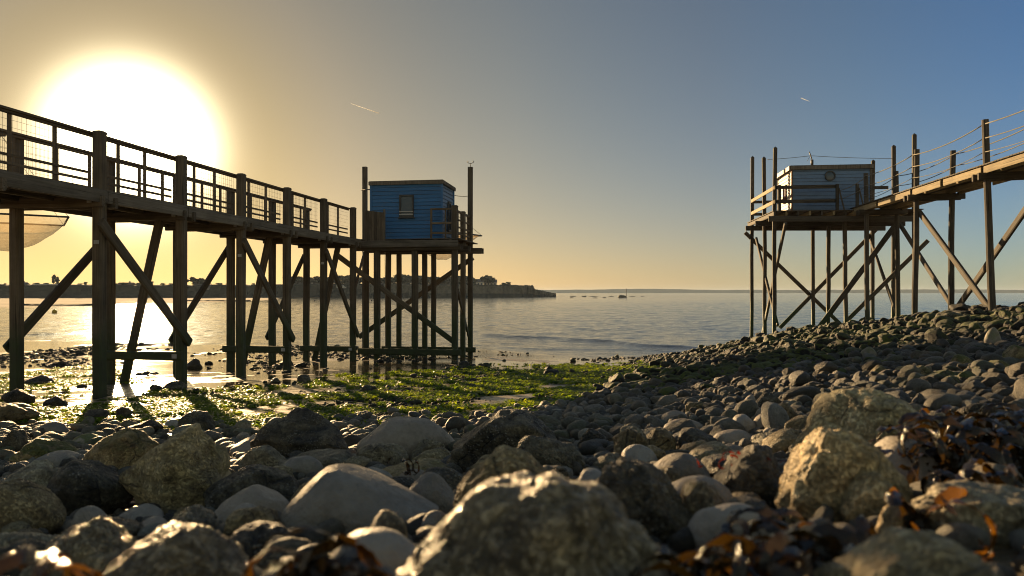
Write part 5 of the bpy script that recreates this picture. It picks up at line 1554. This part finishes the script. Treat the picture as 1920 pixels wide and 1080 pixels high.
house('long shed with a pale roof behind the parked van', 590, 622, 538, 534.5, roof='metal_grey', wins=3, wall='house_wall_shade', flat=True, dd=-3, sink=2)
house('white cottage with a gable behind the hanging rope', 668, 705, 541, 533.5, roof='slate_roof', wins=3, dd=-3, sink=3)
house('dark roofed house near the left edge of the far shore', 20, 42, 535, 529, roof='slate_roof', wins=2, wall='house_wall_shade')
# parked van
d, z = far_ground(640); d -= 6
vn = empty('parked_van', (pix(640, 541, d).x, d, pix(640, 541.8, d).z)); tag(vn, 'small white van parked on the far shore', 'van')
W_ = 4.6
prof_ = [(-W_ / 2, 0.35), (W_ / 2, 0.35), (W_ / 2, 1.0), (W_ / 2 - 0.8, 1.2), (W_ / 2 - 1.5, 1.95), (-W_ / 2 + 0.1, 2.0), (-W_ / 2, 1.0)]
V = [(x, y, zz) for y in (-0.95, 0.95) for (x, zz) in prof_]; k7 = len(prof_)
Fs = [tuple(range(k7)), tuple(range(2 * k7 - 1, k7 - 1, -1))] + [(i, i + k7, (i + 1) % k7 + k7, (i + 1) % k7) for i in range(k7)]
add('body', mesh_from('body', V, Fs, M['paint_white']), vn)
for x in (-1.5, 1.5):
    for y in (-0.97, 0.85):
        w = add('wheel', disc_ring('wheel', 0.02, 0.36, 0, 0.12, 'paint_dark', 14), vn); w.location = (x, y + 0.12, 0.36); w.rotation_euler = (R(90), 0, 0)
add('side_window', box_mesh('side_window', 0.3, 1.2, -0.975, -0.952, 1.25, 1.8, 'glass'), vn)
# a slope of scrub under the van and a few rocks off the point
def far_rock(px, py, wpx, hpx, label, seed):
    d = EYE * F / (py - HZ); P, Fc = rock_shape(3, 'craggy', seed)
    P = fit_box(P, wpx / F * d, wpx / F * d * 0.6, hpx / F * d, 0.5)
    o = add('rock', fast_mesh('rock', P, Fc, M['rock_dark']), None, ((px - 960) / F * d, d, 0.0)); tag(o, label, 'rock', 'rocks off the point'); o['tone'] = 0.4; o['moss'] = 0.0
far_rock(1167, 558, 17, 5, 'largest dark rock standing in the sea off the point', 3)
for q, (px, py, w_, h_) in enumerate(((1075, 556, 14, 1.2), (1095, 556.2, 10, 1.8), (1112, 556, 20, 1.0), (1072, 558.5, 9, 1.0), (1115, 558.8, 12, 1.0), (1133, 558.4, 8, 1.2), (1146, 556.3, 12, .9), (1185, 556.2, 14, .8), (1205, 556.4, 10, .6))):
    far_rock(px, py, w_, h_, 'low dark reef awash between the point and the marker pole', 40 + q)
dm = EYE * F / (557.5 - HZ)
mk = add('marker_pole', tube_mesh('marker_pole', [pix(1174, 559, dm), pix(1174, 541, dm)], 0.22, 'paint_dark', 6)); tag(mk, 'thin marker pole in the sea beyond the reef', 'pole')
# buoys
def buoy(label, px, py, s, mat):
    d = EYE * F / (py - HZ); x = (px - 960) / F * d
    o = empty('buoy', (x, d, 0)); tag(o, label, 'buoy')
    P, Fc = rock_shape(3, 'smooth', 5); P = fit_box(P, s, s, s * 0.75, s * 0.3)
    add('float', fast_mesh('float', P, Fc, M[mat]), o)
    add('ring', disc_ring('ring', 0.02 * s, 0.10 * s, s * 0.74, s * 0.86, 'paint_dark', 10), o)
buoy('yellow buoy floating near the far sand flat at left', 102, 587, 0.62, 'buoy_yellow')
buoy('tiny dark buoy under the middle of the railed pier', 590, 565, 0.5, 'paint_dark')
buoy('tiny dark buoy seen between the piles of the blue hut', 697, 564, 0.5, 'paint_dark')

# ------------------------------------------------------------------ vapour trails, very high and far off
m, n, l, b = mat_new('vapour'); b.inputs['Base Color'].default_value = (0.9, 0.9, 0.9, 1); b.inputs['Roughness'].default_value = 1.0
tl = n.new('ShaderNodeBsdfTranslucent'); tl.inputs[0].default_value = (1, 1, 1, 1); mx = n.new('ShaderNodeMixShader'); mx.inputs[0].default_value = 0.6
l.new(b.outputs[0], mx.inputs[1]); l.new(tl.outputs[0], mx.inputs[2]); l.new(mx.outputs[0], n['Material Output'].inputs[0]); M['vapour'] = m
o = add('vapour_trail', tube_mesh('vapour_trail', [pix(658, 194, 9000), pix(685, 203.5, 9000), pix(711, 212.5, 9000)], 2.0, 'vapour', 6, 6.0)); tag(o, 'longer white vapour trail above the blue hut', 'vapour trail')
o = add('vapour_trail', tube_mesh('vapour_trail', [pix(1502, 184, 9000), pix(1518, 190, 9000)], 4.0, 'vapour', 6, 1.0)); tag(o, 'short faint vapour trail above the porthole hut', 'vapour trail')

# ------------------------------------------------------------------ hazy air
m = bpy.data.materials.new('haze_air'); m.use_nodes = True; n, l = m.node_tree.nodes, m.node_tree.links
n.remove(n['Principled BSDF'])
pv = n.new('ShaderNodeVolumePrincipled')
pv.inputs['Color'].default_value = (0.62, 0.78, 1.0, 1); pv.inputs['Density'].default_value = 0.00012; pv.inputs['Anisotropy'].default_value = 0.1
l.new(pv.outputs[0], n['Material Output'].inputs['Volume'])
hz = add('haze', box_mesh('haze', -7800, 7800, -60, 7400, -5.0, 24.0, 'paint_dark'))
hz.data.materials.clear(); hz.data.materials.append(m)
tag(hz, 'thin warm sea haze in the air over the bay', 'haze', kind='stuff')
